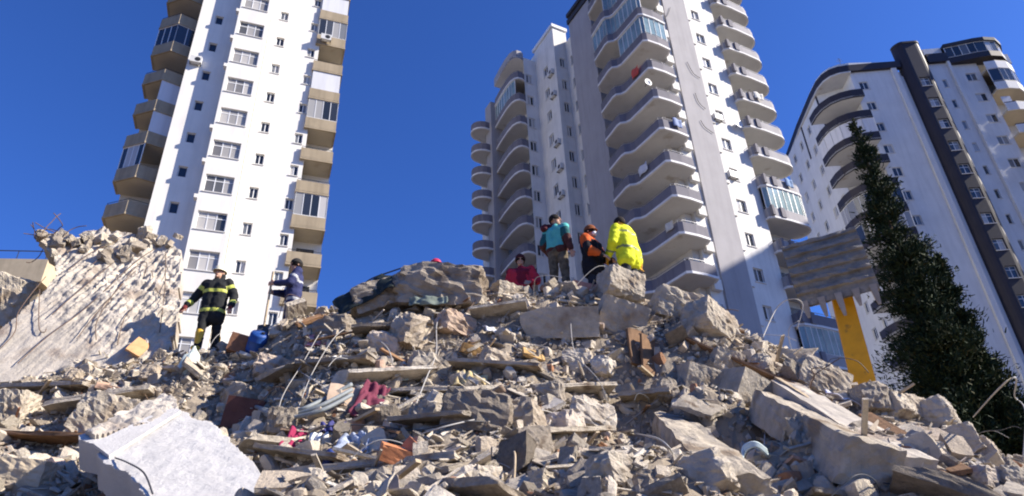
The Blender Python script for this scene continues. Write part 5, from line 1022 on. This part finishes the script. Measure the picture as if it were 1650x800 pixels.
def xbox(name, p, q, w0, d0, w1, d1, m_, ax=None):
    p, q = np.array(p), np.array(q); z = (q - p) / np.linalg.norm(q - p); x = np.array(bx if ax is None else ax); x = x - z * (x @ z); x /= np.linalg.norm(x); y = np.cross(z, x); mm = MB(); V_ = []
    for c, w, d in ((p, w0, d0), (q, w1, d1)):
        for sx, sy, k in ((-1, -1, .9), (0.86, -1, 1), (1, -0.86, 1), (1, 1, .9), (-0.86, 1, 1), (-1, 0.86, 1)): V_.append(c + x * sx * w / 2 + y * sy * d / 2)
    mm.add(V_, [tuple(range(6))[::-1], tuple(range(6, 12))] + [(i, (i + 1) % 6, 6 + (i + 1) % 6, 6 + i) for i in range(6)]); return exo(mm, name, m_)
a_top = at_y(1346, 440, 11.3); a_bot = at_y(1402, 660, 11.45)
a_dir = (a_bot - a_top) / np.linalg.norm(a_bot - a_top); a_end = a_bot + a_dir * 0.9
xbox('arm', a_top, a_end, 0.34, 0.36, 0.42, 0.46, YEL)
xbox('linkage', bw(0.1, 0.30 * BH, -0.50), a_top + a_dir * 0.35 + np.array([0, 0.25, 0]), 0.16, 0.10, 0.16, 0.10, YEL)
ov = a_end + np.array([0.5, 4.6, -0.6]); base_ = np.array([EX.location[0], EX.location[1], 0.0])
xbox('boom', a_end + np.array([0, 0.15, 0.1]), ov, 0.50, 0.55, 0.55, 0.75, YEL); xbox('boom', ov + np.array([0, -0.1, 0.1]), base_ + np.array([0, 0.6, 1.5]), 0.55, 0.72, 0.60, 0.6, YEL)
mm = MB(); mm.box(base_[0] - 1.3, base_[0] + 1.3, base_[1] + 0.2, base_[1] + 3.6, 1.0, 2.1); exo(mm, 'body', YEL)
mm = MB(); mm.box(base_[0] - 1.3, base_[0] - 0.3, base_[1] - 0.6, base_[1] + 1.2, 1.1, 2.6); exo(mm, 'cab', GLASS_D)
for s in (-1, 1): mm = MB(); mm.prism([(0, 0)] * 0 + [(base_[0] + s * 1.2 - 0.3, base_[1] - 1.2), (base_[0] + s * 1.2 + 0.3, base_[1] - 1.2), (base_[0] + s * 1.2 + 0.3, base_[1] + 3.4), (base_[0] + s * 1.2 - 0.3, base_[1] + 3.4)], 0.02, 0.95); exo(mm, 'track', DARKMET)

# ------------------------------------------------------------------ people
def capsule(p, q, r0, r1, n=12, m=4):
    p, q = Vector(p), Vector(q); d = q - p; L = d.length; d = d.normalized() if L > 1e-6 else Vector((0, 0, 1)); pts = []; rr = []
    for k in range(m + 1): a = pi / 2 * (1 - k / m); pts.append(p - d * (sin(a) * r0)); rr.append(max(1e-4, r0 * cos(a)))
    for k in range(m + 1): a = pi / 2 * k / m; pts.append(q + d * (sin(a) * r1)); rr.append(max(1e-4, r1 * cos(a)))
    return tube_geo(pts, rr, n)
def ellipsoid(c, r, R=None, n=16, m=10):
    V = []; F = []
    for j in range(m + 1):
        for i in range(n): a = pi * j / m; b = 2 * pi * i / n; v = Vector((r[0] * sin(a) * cos(b), r[1] * sin(a) * sin(b), r[2] * cos(a))); v = (R @ v) if R else v; V.append((c[0] + v.x, c[1] + v.y, c[2] + v.z))
    for j in range(m):
        for i in range(n): F.append((j * n + i, (j + 1) * n + i, (j + 1) * n + (i + 1) % n, j * n + (i + 1) % n))
    return V, F
def fuse(name, parts, voxel, mats, matfn=None, wrinkle=0.0, seed=0, smooth_it=4):
    """parts -> one continuous surface"""
    mb = MB()
    for V, F in parts: mb.add(V, F)
    me = mb.mesh(name, None); o = bpy.data.objects.new(name, me); C.objects.link(o)
    r = o.modifiers.new('r', 'REMESH'); r.mode = 'VOXEL'; r.voxel_size = voxel
    s = o.modifiers.new('s', 'SMOOTH'); s.factor = 0.5; s.iterations = smooth_it
    dg = bpy.context.evaluated_depsgraph_get(); out = bpy.data.meshes.new_from_object(o.evaluated_get(dg)); bpy.data.objects.remove(o); bpy.data.meshes.remove(me); out.name = name
    n = len(out.vertices); co = np.empty(n * 3, np.float32); out.vertices.foreach_get('co', co); co = co.reshape(-1, 3).astype(float)
    if wrinkle:
        no = np.empty(n * 3, np.float32); out.vertices.foreach_get('normal', no); no = no.reshape(-1, 3)
        co = co + no * (wrinkle * (fbm(co * np.array([9, 9, 14.0]) + seed, 3, seed)))[:, None]; out.vertices.foreach_set('co', co.ravel().astype(np.float32))
    out.materials.clear()
    for m_ in mats: out.materials.append(m_)
    k = len(out.polygons); out.polygons.foreach_set('use_smooth', np.ones(k, bool))
    mi = np.zeros(k, np.int32)
    if matfn:
        cc = np.empty(k * 3, np.float32); out.polygons.foreach_get('center', cc); mi = matfn(cc.reshape(-1, 3)).astype(np.int32)
    out.polygons.foreach_set('material_index', mi); out.update(); return out
SKIN = mat('skin', (0.48, 0.27, 0.18), 0.6, 0.3, var=0.08, scale=20)
def hand_parts(w, d, side, curl=0.5):
    """palm and five bent fingers from the wrist w along d"""
    w = Vector(w); d = Vector(d).normalized(); up = Vector((0, -1, 0)); a = d.cross(up)
    if a.length < 0.1: a = d.cross(Vector((1, 0, 0)))
    a.normalize(); nrm = a.cross(d).normalized(); P = [capsule(w, w + d * 0.03, 0.027, 0.03), capsule(w + d * 0.04 - a * 0.02, w + d * 0.085 - a * 0.025, 0.016, 0.014), capsule(w + d * 0.04 + a * 0.02, w + d * 0.085 + a * 0.025, 0.016, 0.014), capsule(w + d * 0.03, w + d * 0.085, 0.022, 0.018)]
    for k, (off, L) in enumerate(((-0.033, 0.062), (-0.011, 0.075), (0.011, 0.080), (0.033, 0.070))):
        b = w + d * 0.09 + a * off; d1 = (d + nrm * (-0.35 * curl)).normalized(); d2 = (d + nrm * (-1.3 * curl)).normalized(); m1 = b + d1 * L * 0.55; P += [capsule(b - d * 0.01, m1, 0.0100, 0.0092, 8, 3), capsule(m1, m1 + d2 * L * 0.5, 0.0092, 0.0080, 8, 3)]
    b = w + d * 0.035 + a * side * 0.03; t1 = b + (d * 0.7 + a * side * 0.7).normalized() * 0.04; P += [capsule(b, t1, 0.0125, 0.011, 8, 3), capsule(t1, t1 + (d + a * side * 0.1 - nrm * 0.4).normalized() * 0.035, 0.011, 0.009, 8, 3)]
    return P
def person(loc, rz, label, spec, scale=1.0):
    """stands at loc (feet), faces local -y"""
    J = dict(pelvis=(0, 0, 0.95), waist=(0, 0, 1.10), chest=(0, 0, 1.30), neck=(0, 0, 1.47), head=(0, -0.015, 1.625), yaw=0, pitch=0,
             shl=(0.19, 0, 1.42), shr=(-0.19, 0, 1.42), ell=(0.27, 0.03, 1.14), elr=(-0.27, 0.03, 1.14), wrl=(0.29, -0.05, 0.90), wrr=(-0.29, -0.05, 0.90), hipl=(0.095, 0, 0.93), hipr=(-0.095, 0, 0.93), knl=(0.11, -0.02, 0.50), knr=(-0.11, -0.02, 0.50), anl=(0.12, 0.0, 0.09), anr=(-0.12, 0.0, 0.09))
    J.update(spec.get('J', {})); v = {k: Vector(p) for k, p in J.items() if isinstance(p, tuple)}
    Rh = Euler((radians(J['pitch']), 0, radians(J['yaw']))).to_matrix(); hc = v['head']; hd = lambda x, y, z: hc + Rh @ Vector((x, y, z))
    P = [ellipsoid(hc + Rh @ Vector((0, 0.008, 0.02)), (0.076, 0.094, 0.098), Rh), ellipsoid(hd(0, -0.022, -0.055), (0.058, 0.066, 0.068), Rh), ellipsoid(hd(0, -0.100, -0.012), (0.013, 0.020, 0.024), Rh, 10, 6), capsule(hd(0, -0.09, 0.03), hd(0, -0.1, 0.0), 0.010, 0.012), capsule(hd(-0.035, -0.084, 0.035), hd(0.035, -0.084, 0.035), 0.012, 0.012), capsule(hd(-0.018, -0.088, -0.055), hd(0.018, -0.088, -0.055), 0.009, 0.009), ellipsoid(hd(0, -0.082, -0.095), (0.024, 0.018, 0.018), Rh, 10, 6)]
    for s in (-1, 1): P.append(ellipsoid(hd(s * 0.079, 0.012, -0.005), (0.011, 0.022, 0.032), Rh, 10, 6))
    P += [capsule(v['neck'] - Vector((0, 0, 0.06)), hd(0, 0.01, -0.06), 0.056, 0.052), capsule(v['chest'] - Vector((0.05, 0, 0)), v['chest'] + Vector((0.05, 0, 0)), 0.09, 0.09), capsule(v['chest'], v['pelvis'], 0.095, 0.10), capsule(v['neck'] - Vector((0, 0, 0.03)), v['chest'], 0.06, 0.10)]
    for s, sh, el, wr, hip, kn, an in ((1, 'shl', 'ell', 'wrl', 'hipl', 'knl', 'anl'), (-1, 'shr', 'elr', 'wrr', 'hipr', 'knr', 'anr')):
        P += [capsule(v['chest'] + Vector((0, 0, 0.08)), v[sh], 0.06, 0.05), capsule(v[sh], v[el], 0.047, 0.038), capsule(v[el], v[wr], 0.038, 0.026)] + hand_parts(v[wr], v[wr] - v[el], -s if v[wr].y > 0 else s, spec.get('curl', 0.6))
        P += [capsule(v['pelvis'], v[hip], 0.10, 0.085), capsule(v[hip], v[kn], 0.075, 0.05), capsule(v[kn], v[an], 0.048, 0.035), capsule(v[an] - Vector((0, 0, 0.04)), v[an] + Vector((0, -0.15, -0.055)), 0.034, 0.028)]
    body = fuse('person', P, 0.0085, [spec.get('skin', SKIN)], None, smooth_it=2)
    o = obj('person', body, None, loc, (0, 0, rz), (scale,) * 3); tag(o, label, 'person')
    # clothes follow the same joints
    jr = spec.get('jr', 1.0); hem = spec.get('hem', 0.80); T = []
    for s in (-1, 1):
        off = Vector((s * 0.075, 0, 0)); low = v['pelvis'] + (v['pelvis'] - v['waist']) * 0.0; lowp = Vector((v['pelvis'].x, v['pelvis'].y, hem + 0.08))
        T += [capsule(v['chest'] + off + Vector((0, 0, 0.02)), v['waist'] + off * 0.9, 0.128 * jr, 0.122 * jr), capsule(v['waist'] + off * 0.9, lowp + off * 1.15, 0.122 * jr, 0.125 * jr)]
    T += [capsule(v['shl'] - Vector((0.03, 0, 0.02)), v['shr'] + Vector((0.03, 0, -0.02)), 0.082 * jr, 0.082 * jr), capsule(v['neck'] - Vector((0, 0, 0.05)), v['neck'] + Vector((0, 0, -0.005)), 0.085, 0.072)]
    for sh, el, wr in (('shl', 'ell', 'wrl'), ('shr', 'elr', 'wrr')):
        T += [capsule(v[sh], v[el], 0.078 * jr, 0.066 * jr), capsule(v[el], v[wr] + (v[el] - v[wr]).normalized() * 0.02, 0.066 * jr, 0.052 * jr)]
    T += spec.get('extra', lambda v, hd: [])(v, hd)
    jm = fuse('jacket', T, 0.016, spec['jacket'], (lambda c: spec['fn'](c, v)) if 'fn' in spec else None, 0.012, 3, 3); obj('jacket', jm, o)
    L = []
    for hip, kn, an in (('hipl', 'knl', 'anl'), ('hipr', 'knr', 'anr')):
        L += [capsule(v['pelvis'], v[hip], 0.125, 0.105), capsule(v[hip], v[kn], 0.102, 0.082), capsule(v[kn], v[an] + Vector((0, 0, 0.05)), 0.080, 0.068)]
    obj('trousers', fuse('trousers', L, 0.017, spec['trousers'], (lambda c: spec['tfn'](c, v)) if 'tfn' in spec else None, 0.010, 7, 3), o)
    for an in ('anl', 'anr'):
        a = v[an]; bh = spec.get('boot_h', 0.10); Bp = [capsule(a + Vector((0, 0, bh)), a - Vector((0, 0, 0.02)), 0.078 if bh > 0.15 else 0.055, 0.056), capsule(a + Vector((0, 0.03, -0.045)), a + Vector((0, -0.17, -0.05)), 0.048, 0.044), capsule(a + Vector((0, -0.03, -0.03)), a + Vector((0, -0.12, -0.04)), 0.05, 0.048)]
        obj('boot', fuse('boot', Bp, 0.012, [spec.get('boots', BLACKP)], None, smooth_it=2), o)
    EYE = mat('dark_eye', (0.02, 0.015, 0.012), 0.3, 0.5)
    for s in (-1, 1): V_, F_ = ellipsoid(hd(s * 0.031, -0.083, 0.016), (0.012, 0.008, 0.007), Rh, 8, 6); obj('eye', mesh_from('eye', V_, F_, EYE, True), o)
    V_, F_ = ellipsoid(hd(0, -0.096, -0.055), (0.022, 0.006, 0.004), Rh, 8, 5); obj('mouth', mesh_from('mouth', V_, F_, mat('lips', (0.30, 0.11, 0.09), 0.5, 0.3), True), o)
    hat = spec.get('hat')
    def dome(name, m_, r, z0, c, brim=0.0, peak=0.0, tilt=0.0, cut=0.5, lenr=20):
        V = []; F = []; R2 = Rh @ Euler((tilt, 0, 0)).to_matrix(); cc = hc + Rh @ Vector(c); m2 = 7
        for j in range(m2 + 1):
            a = pi * cut * j / m2
            for i in range(lenr): b = 2 * pi * i / lenr; p = R2 @ Vector((r[0] * sin(a) * cos(b), r[1] * sin(a) * sin(b), r[2] * cos(a))); V.append(tuple(cc + p))
        if brim:
            for i in range(lenr):
                b = 2 * pi * i / lenr; e2 = brim + peak * max(0, -sin(b)) ** 3; p = R2 @ Vector(((r[0] + e2) * cos(b) * sin(pi * cut), (r[1] + e2) * sin(b) * sin(pi * cut), r[2] * cos(pi * cut) - e2 * 0.35)); V.append(tuple(cc + p))
            m2 += 1
        for j in range(m2):
            for i in range(lenr): F.append((j * lenr + i, (j + 1) * lenr + i, (j + 1) * lenr + (i + 1) % lenr, j * lenr + (i + 1) % lenr))
        h = obj(name, mesh_from(name, V, F, m_, True), o); sm = h.modifiers.new('s', 'SOLIDIFY'); sm.thickness = 0.006; sm.offset = 1; return h
    if hat: dome(*hat)
    if 'hair' in spec: dome('hair', spec['hair'], (0.086, 0.102, 0.108), 0, (0, 0.016, 0.022), cut=0.62 if not hat else 0.7, tilt=radians(-18))
    spec.get('more', lambda o, v, hd, Rh: None)(o, v, hd, Rh)
    return o
def fab(n, c, **k): return mat(n, c, k.get('rough', 0.85), 0.2, var=k.get('var', 0.12), scale=k.get('scale', 14), bump=0.15, bscale=60)
HAIR = fab('dark_hair', (0.018, 0.013, 0.010)); NAVY = fab('navy_work_jacket', (0.035, 0.040, 0.105)); BLK = fab('black_turnout', (0.020, 0.021, 0.022)); LIME = fab('reflective_lime_tape', (0.50, 0.52, 0.10), rough=0.45); SILV = fab('reflective_silver_tape', (0.42, 0.43, 0.44), rough=0.4)
YBOOT = fab('yellow_rubber_boot', (0.66, 0.40, 0.05), rough=0.45); GLV = fab('red_black_glove', (0.16, 0.03, 0.03)); DKT = fab('dark_trousers', (0.025, 0.026, 0.032))
def arm_band(c, v, side, t0, t1, lower=True):
    a, b = (v['el' + side], v['wr' + side]) if lower else (v['sh' + side], v['el' + side]); a = np.array(a); b = np.array(b); ab = b - a; t = ((c - a) @ ab) / (ab @ ab); dist = np.linalg.norm(c - a - np.clip(t, 0, 1)[:, None] * ab, axis=1)
    return (t > t0) & (t < t1) & (dist < 0.11)
def zof(px, py, Y, h): P = at_y(px, py, Y); return np.array([P[0], P[1], P[2] - h])
# firefighter
def fn1(c, v):
    m_ = np.zeros(len(c)); tor = (np.abs(c[:, 0]) < 0.225); z = c[:, 2]
    m_[tor & (z > 1.185) & (z < 1.255)] = 1; m_[tor & (z > 0.80) & (z < 0.865)] = 1
    for s in 'lr': m_[arm_band(c, v, s, 0.30, 0.55, False)] = 1; m_[arm_band(c, v, s, 0.55, 0.78)] = 1
    return m_
def more1(o, v, hd, Rh):
    V_, F_ = [], []; T = [ellipsoid(hd(0, 0.045, -0.055), (0.108, 0.075, 0.095), Rh), capsule(v['neck'] - Vector((0.05, -0.02, 0)), v['neck'] + Vector((0.05, 0.02, 0)), 0.075, 0.075)]
    obj('neck_cape', fuse('neck_cape', T, 0.014, [BLK]), o)
    for w, e_ in (('wrl', 'ell'), ('wrr', 'elr')): obj('glove', fuse('glove', hand_parts(v[w], v[w] - v[e_], 1 if w == 'wrl' else -1, 0.7) + [capsule(v[w] - (v[w] - v[e_]).normalized() * 0.04, v[w] + (v[w] - v[e_]).normalized() * 0.05, 0.047, 0.042)], 0.009, [GLV], wrinkle=0.004), o)
HELM = mat('cream_fire_helmet', (0.66, 0.62, 0.46), 0.35, 0.5)
P1 = hit(326, 566); P1 = P1 + np.array([0, 0.1, 0.0]); P1[2] = heap_h([P1[:2]])[0] + 0.02
person(P1, radians(4), 'firefighter in black coat with lime stripes, cream helmet and yellow boots, walking', dict(jacket=[BLK, LIME], fn=fn1, trousers=[BLK], boots=YBOOT, boot_h=0.30, hem=0.64, jr=1.22, hat=('helmet', HELM, (0.112, 0.135, 0.135), 0, (0, 0.01, 0.03), 0.008, 0.03, 0.0, 0.5), more=more1,
    J=dict(ell=(0.33, 0.02, 1.17), elr=(-0.36, 0.02, 1.18), wrl=(0.345, -0.10, 0.91), wrr=(-0.46, -0.08, 0.94), knl=(0.10, 0.06, 0.50), anl=(0.09, 0.16, 0.10), knr=(-0.10, -0.10, 0.51), anr=(-0.10, -0.12, 0.10), yaw=-8)), 1.0)
# man in navy with a shovel
def fn2(c, v):
    m_ = np.zeros(len(c)); z = c[:, 2]; tor = np.abs(c[:, 0]) < 0.22; m_[tor & (z > 0.86) & (z < 0.90)] = 1; m_[tor & (z > 1.20) & (z < 1.235)] = 1
    for s in 'lr': m_[arm_band(c, v, s, 0.45, 0.62, False)] = 1
    return m_
P2 = zof(480, 418, 10.9, 1.76)
person(P2, radians(-62), 'man in navy work jacket and dark cap gripping an upright shovel handle', dict(jacket=[NAVY, SILV], fn=fn2, trousers=[NAVY], hem=0.84, jr=1.08, hair=HAIR, hat=('cap', fab('dark_knit_cap', (0.03, 0.028, 0.025)), (0.092, 0.108, 0.11), 0, (0, 0.01, 0.03), 0.0, 0.0, radians(-8), 0.52), curl=1.0,
    J=dict(ell=(0.24, -0.12, 1.15), wrl=(0.10, -0.34, 1.16), elr=(-0.25, -0.10, 1.14), wrr=(-0.06, -0.34, 1.04), yaw=8, pitch=8)))
c2, s2_ = cos(radians(-62)), sin(radians(-62)); hx, hy = 0.03, -0.42; wx, wy = P2[0] + c2 * hx - s2_ * hy, P2[1] + s2_ * hx + c2 * hy
e = empty('shovel', (wx, wy, P2[2] + 0.25)); tag(e, 'shovel with a pale wooden handle held upright by the man in navy', 'shovel'); MB().tube([(0, 0, 0.1), (0.02, 0, 1.15)], 0.019, 8).build('handle', WOOD_L, e)
MB().add([(-0.11, 0, 0.12), (0.11, 0, 0.12), (0.11, -0.03, -0.1), (0, -0.02, -0.18), (-0.11, -0.03, -0.1), (0, 0.03, 0.14), (0, 0.02, -0.05)], [(0, 5, 6, 4), (5, 1, 2, 6), (4, 6, 3), (6, 2, 3)]).build('blade', DARKMET, e).modifiers.new('s', 'SOLIDIFY').thickness = 0.006
# person in red, low behind the crest
def fn3(c, v): return (fbm(c * np.array([7, 7, 5.0]), 3, 8) > 0.12).astype(int)
P3_ = zof(838, 411, 10.95, 1.76)
person(P3_, radians(-10), 'person in a red checked jacket and dark knit cap, chest-high behind the crest', dict(jacket=[fab('red_jacket', (0.52, 0.03, 0.05)), fab('dark_red_check', (0.20, 0.015, 0.03))], fn=fn3, trousers=[DKT], jr=1.08, hair=HAIR, hat=('cap', fab('maroon_cap', (0.07, 0.02, 0.02)), (0.092, 0.108, 0.115), 0, (0, 0.01, 0.028), 0.0, 0.0, radians(-6), 0.54), J=dict(yaw=12, ell=(0.30, -0.02, 1.16), wrl=(0.20, -0.25, 1.05))))
# man in teal
def more4(o, v, hd, Rh):
    T = [capsule(v['shl'] + Vector((0.02, -0.02, 0.09)), v['shr'] * 0.4 + v['shl'] * 0.6 + Vector((0, 0, 0.10)), 0.07, 0.06), capsule(v['shl'] + Vector((0.0, 0.08, 0.06)), v['shl'] + Vector((0.04, -0.12, 0.12)), 0.075, 0.07), capsule(v['neck'] + Vector((0.06, 0, -0.03)), v['neck'] + Vector((-0.05, -0.03, -0.02)), 0.068, 0.06)]
    obj('scarf', fuse('scarf', T, 0.014, [fab('maroon_scarf', (0.085, 0.02, 0.025), var=0.5)], wrinkle=0.02), o)
TEAL = fab('teal_vest', (0.10, 0.42, 0.38)); DTEAL = fab('dark_teal_sleeve', (0.02, 0.10, 0.10)); CAMO = fab('camouflage_trousers', (0.13, 0.105, 0.07), var=0.6, scale=9); BRN = fab('brown_sleeve', (0.075, 0.028, 0.025))
def fn4(c, v):
    m_ = np.zeros(len(c)); m_[c[:, 2] < 1.00] = 2
    for s in 'lr': m_[arm_band(c, v, s, 0.25, 1.2, False)] = 1; m_[arm_band(c, v, s, -0.2, 1.3)] = 2
    return m_
P4 = zof(893, 344, 10.75, 1.78)
person(P4, radians(150), 'man in a teal vest and camouflage trousers seen from behind, maroon scarf on his shoulder', dict(jacket=[TEAL, DTEAL, BRN], fn=fn4, trousers=[CAMO], jr=1.06, hem=0.90, hair=HAIR, more=more4, J=dict(yaw=-75, ell=(0.27, 0.05, 1.13), elr=(-0.26, 0.08, 1.14), wrr=(-0.30, 0.05, 0.88), wrl=(0.26, -0.18, 1.02))))
# person in black and orange
ORG = fab('orange_panel', (0.55, 0.10, 0.02)); BK5 = fab('black_jacket', (0.012, 0.011, 0.014))
def fn5(c, v):
    m_ = np.zeros(len(c)); m_[c[:, 2] > 1.375] = 1; 
    for s in 'lr': m_[arm_band(c, v, s, -0.2, 0.55, False) & (np.abs(c[:, 0]) > 0.20)] = 1; m_[arm_band(c, v, s, 0.1, 0.9) & (np.abs(c[:, 0]) > 0.22)] = 1
    return m_
def more5(o, v, hd, Rh):
    V_, F_ = ellipsoid(hd(0, -0.07, -0.048), (0.056, 0.052, 0.050), Rh, 14, 8); obj('face_mask', mesh_from('face_mask', V_, F_, mat('white_mask', (0.74, 0.74, 0.74), 0.8, 0.2), True), o)
P5 = zof(949, 366, 10.5, 1.74)
person(P5, radians(55), 'person in black and orange jacket with orange-brown cap and white face mask', dict(jacket=[BK5, ORG], fn=fn5, trousers=[DKT], jr=1.28, hem=0.72, hair=HAIR, hat=('cap', fab('orange_brown_cap', (0.22, 0.07, 0.025)), (0.092, 0.110, 0.112), 0, (0, 0.008, 0.03), 0.004, 0.03, radians(-6), 0.52), more=more5, J=dict(yaw=10, pitch=6, ell=(0.26, -0.10, 1.14), wrl=(0.16, -0.30, 1.00), elr=(-0.26, -0.08, 1.14), wrr=(-0.16, -0.28, 1.0))))
# person in hi-vis
HIV = fab('hi_vis_yellow', (0.70, 0.74, 0.03)); GREYT = fab('grey_tape', (0.22, 0.24, 0.10), rough=0.4); OGL = fab('orange_yellow_glove', (0.60, 0.30, 0.02))
def fn6(c, v):
    m_ = np.zeros(len(c)); z = c[:, 2] + 0.12 * c[:, 1]; tor = np.abs(c[:, 0]) < 0.24; m_[tor & (z > 1.00) & (z < 1.05)] = 1; m_[tor & (z > 1.32) & (z < 1.36)] = 1
    for s in 'lr': m_[arm_band(c, v, s, 0.55, 0.68)] = 1
    return m_
def extra6(v, hd): return [capsule(v['neck'] + Vector((-0.06, 0.08, -0.02)), v['neck'] + Vector((0.06, 0.08, -0.02)), 0.085, 0.085), capsule(v['neck'] + Vector((-0.09, 0.02, 0.0)), v['neck'] + Vector((0.09, 0.02, 0.0)), 0.07, 0.07)]
def more6(o, v, hd, Rh):
    for w, e_ in (('wrl', 'ell'), ('wrr', 'elr')): obj('glove', fuse('glove', hand_parts(v[w], v[w] - v[e_], 1 if w == 'wrl' else -1, 0.8) + [capsule(v[w] - (v[w] - v[e_]).normalized() * 0.05, v[w] + (v[w] - v[e_]).normalized() * 0.05, 0.05, 0.043)], 0.009, [OGL], wrinkle=0.004), o)
P6 = zof(1003, 347, 10.35, 1.76)
person(P6, radians(-132), 'person in a bright hi-vis yellow hooded jacket above the pointed concrete lump', dict(jacket=[HIV, GREYT], fn=fn6, trousers=[DKT], jr=1.36, hem=0.74, hair=HAIR, extra=extra6, more=more6, J=dict(chest=(0, -0.03, 1.30), neck=(0, -0.06, 1.46), head=(0, -0.10, 1.62), shl=(0.20, -0.06, 1.41), shr=(-0.20, -0.06, 1.41), ell=(0.31, -0.08, 1.13), wrl=(0.22, -0.26, 0.94), elr=(-0.32, -0.02, 1.14), wrr=(-0.34, 0.0, 0.88), yaw=25, pitch=6)))
# helmet showing over the broad slab
P7 = zof(702, 417, 11.6, 1.80)
person(P7, radians(20), 'red hard hat of a person otherwise hidden behind the broad crest slab', dict(jacket=[fab('dark_green_jacket', (0.03, 0.05, 0.035))], trousers=[DKT], hair=HAIR, hat=('hard_hat', mat('red_hard_hat', (0.50, 0.03, 0.07), 0.35, 0.5), (0.115, 0.135, 0.12), 0, (0, 0.01, 0.035), 0.02, 0.03, 0.0, 0.5)))
for nm, P in (('P1', P1), ('P2', P2), ('P3', P3_), ('P4', P4), ('P5', P5), ('P6', P6), ('P7', P7)): print(nm, np.round(P, 2), 'heap', np.round(heap_h([P[:2]]), 2))
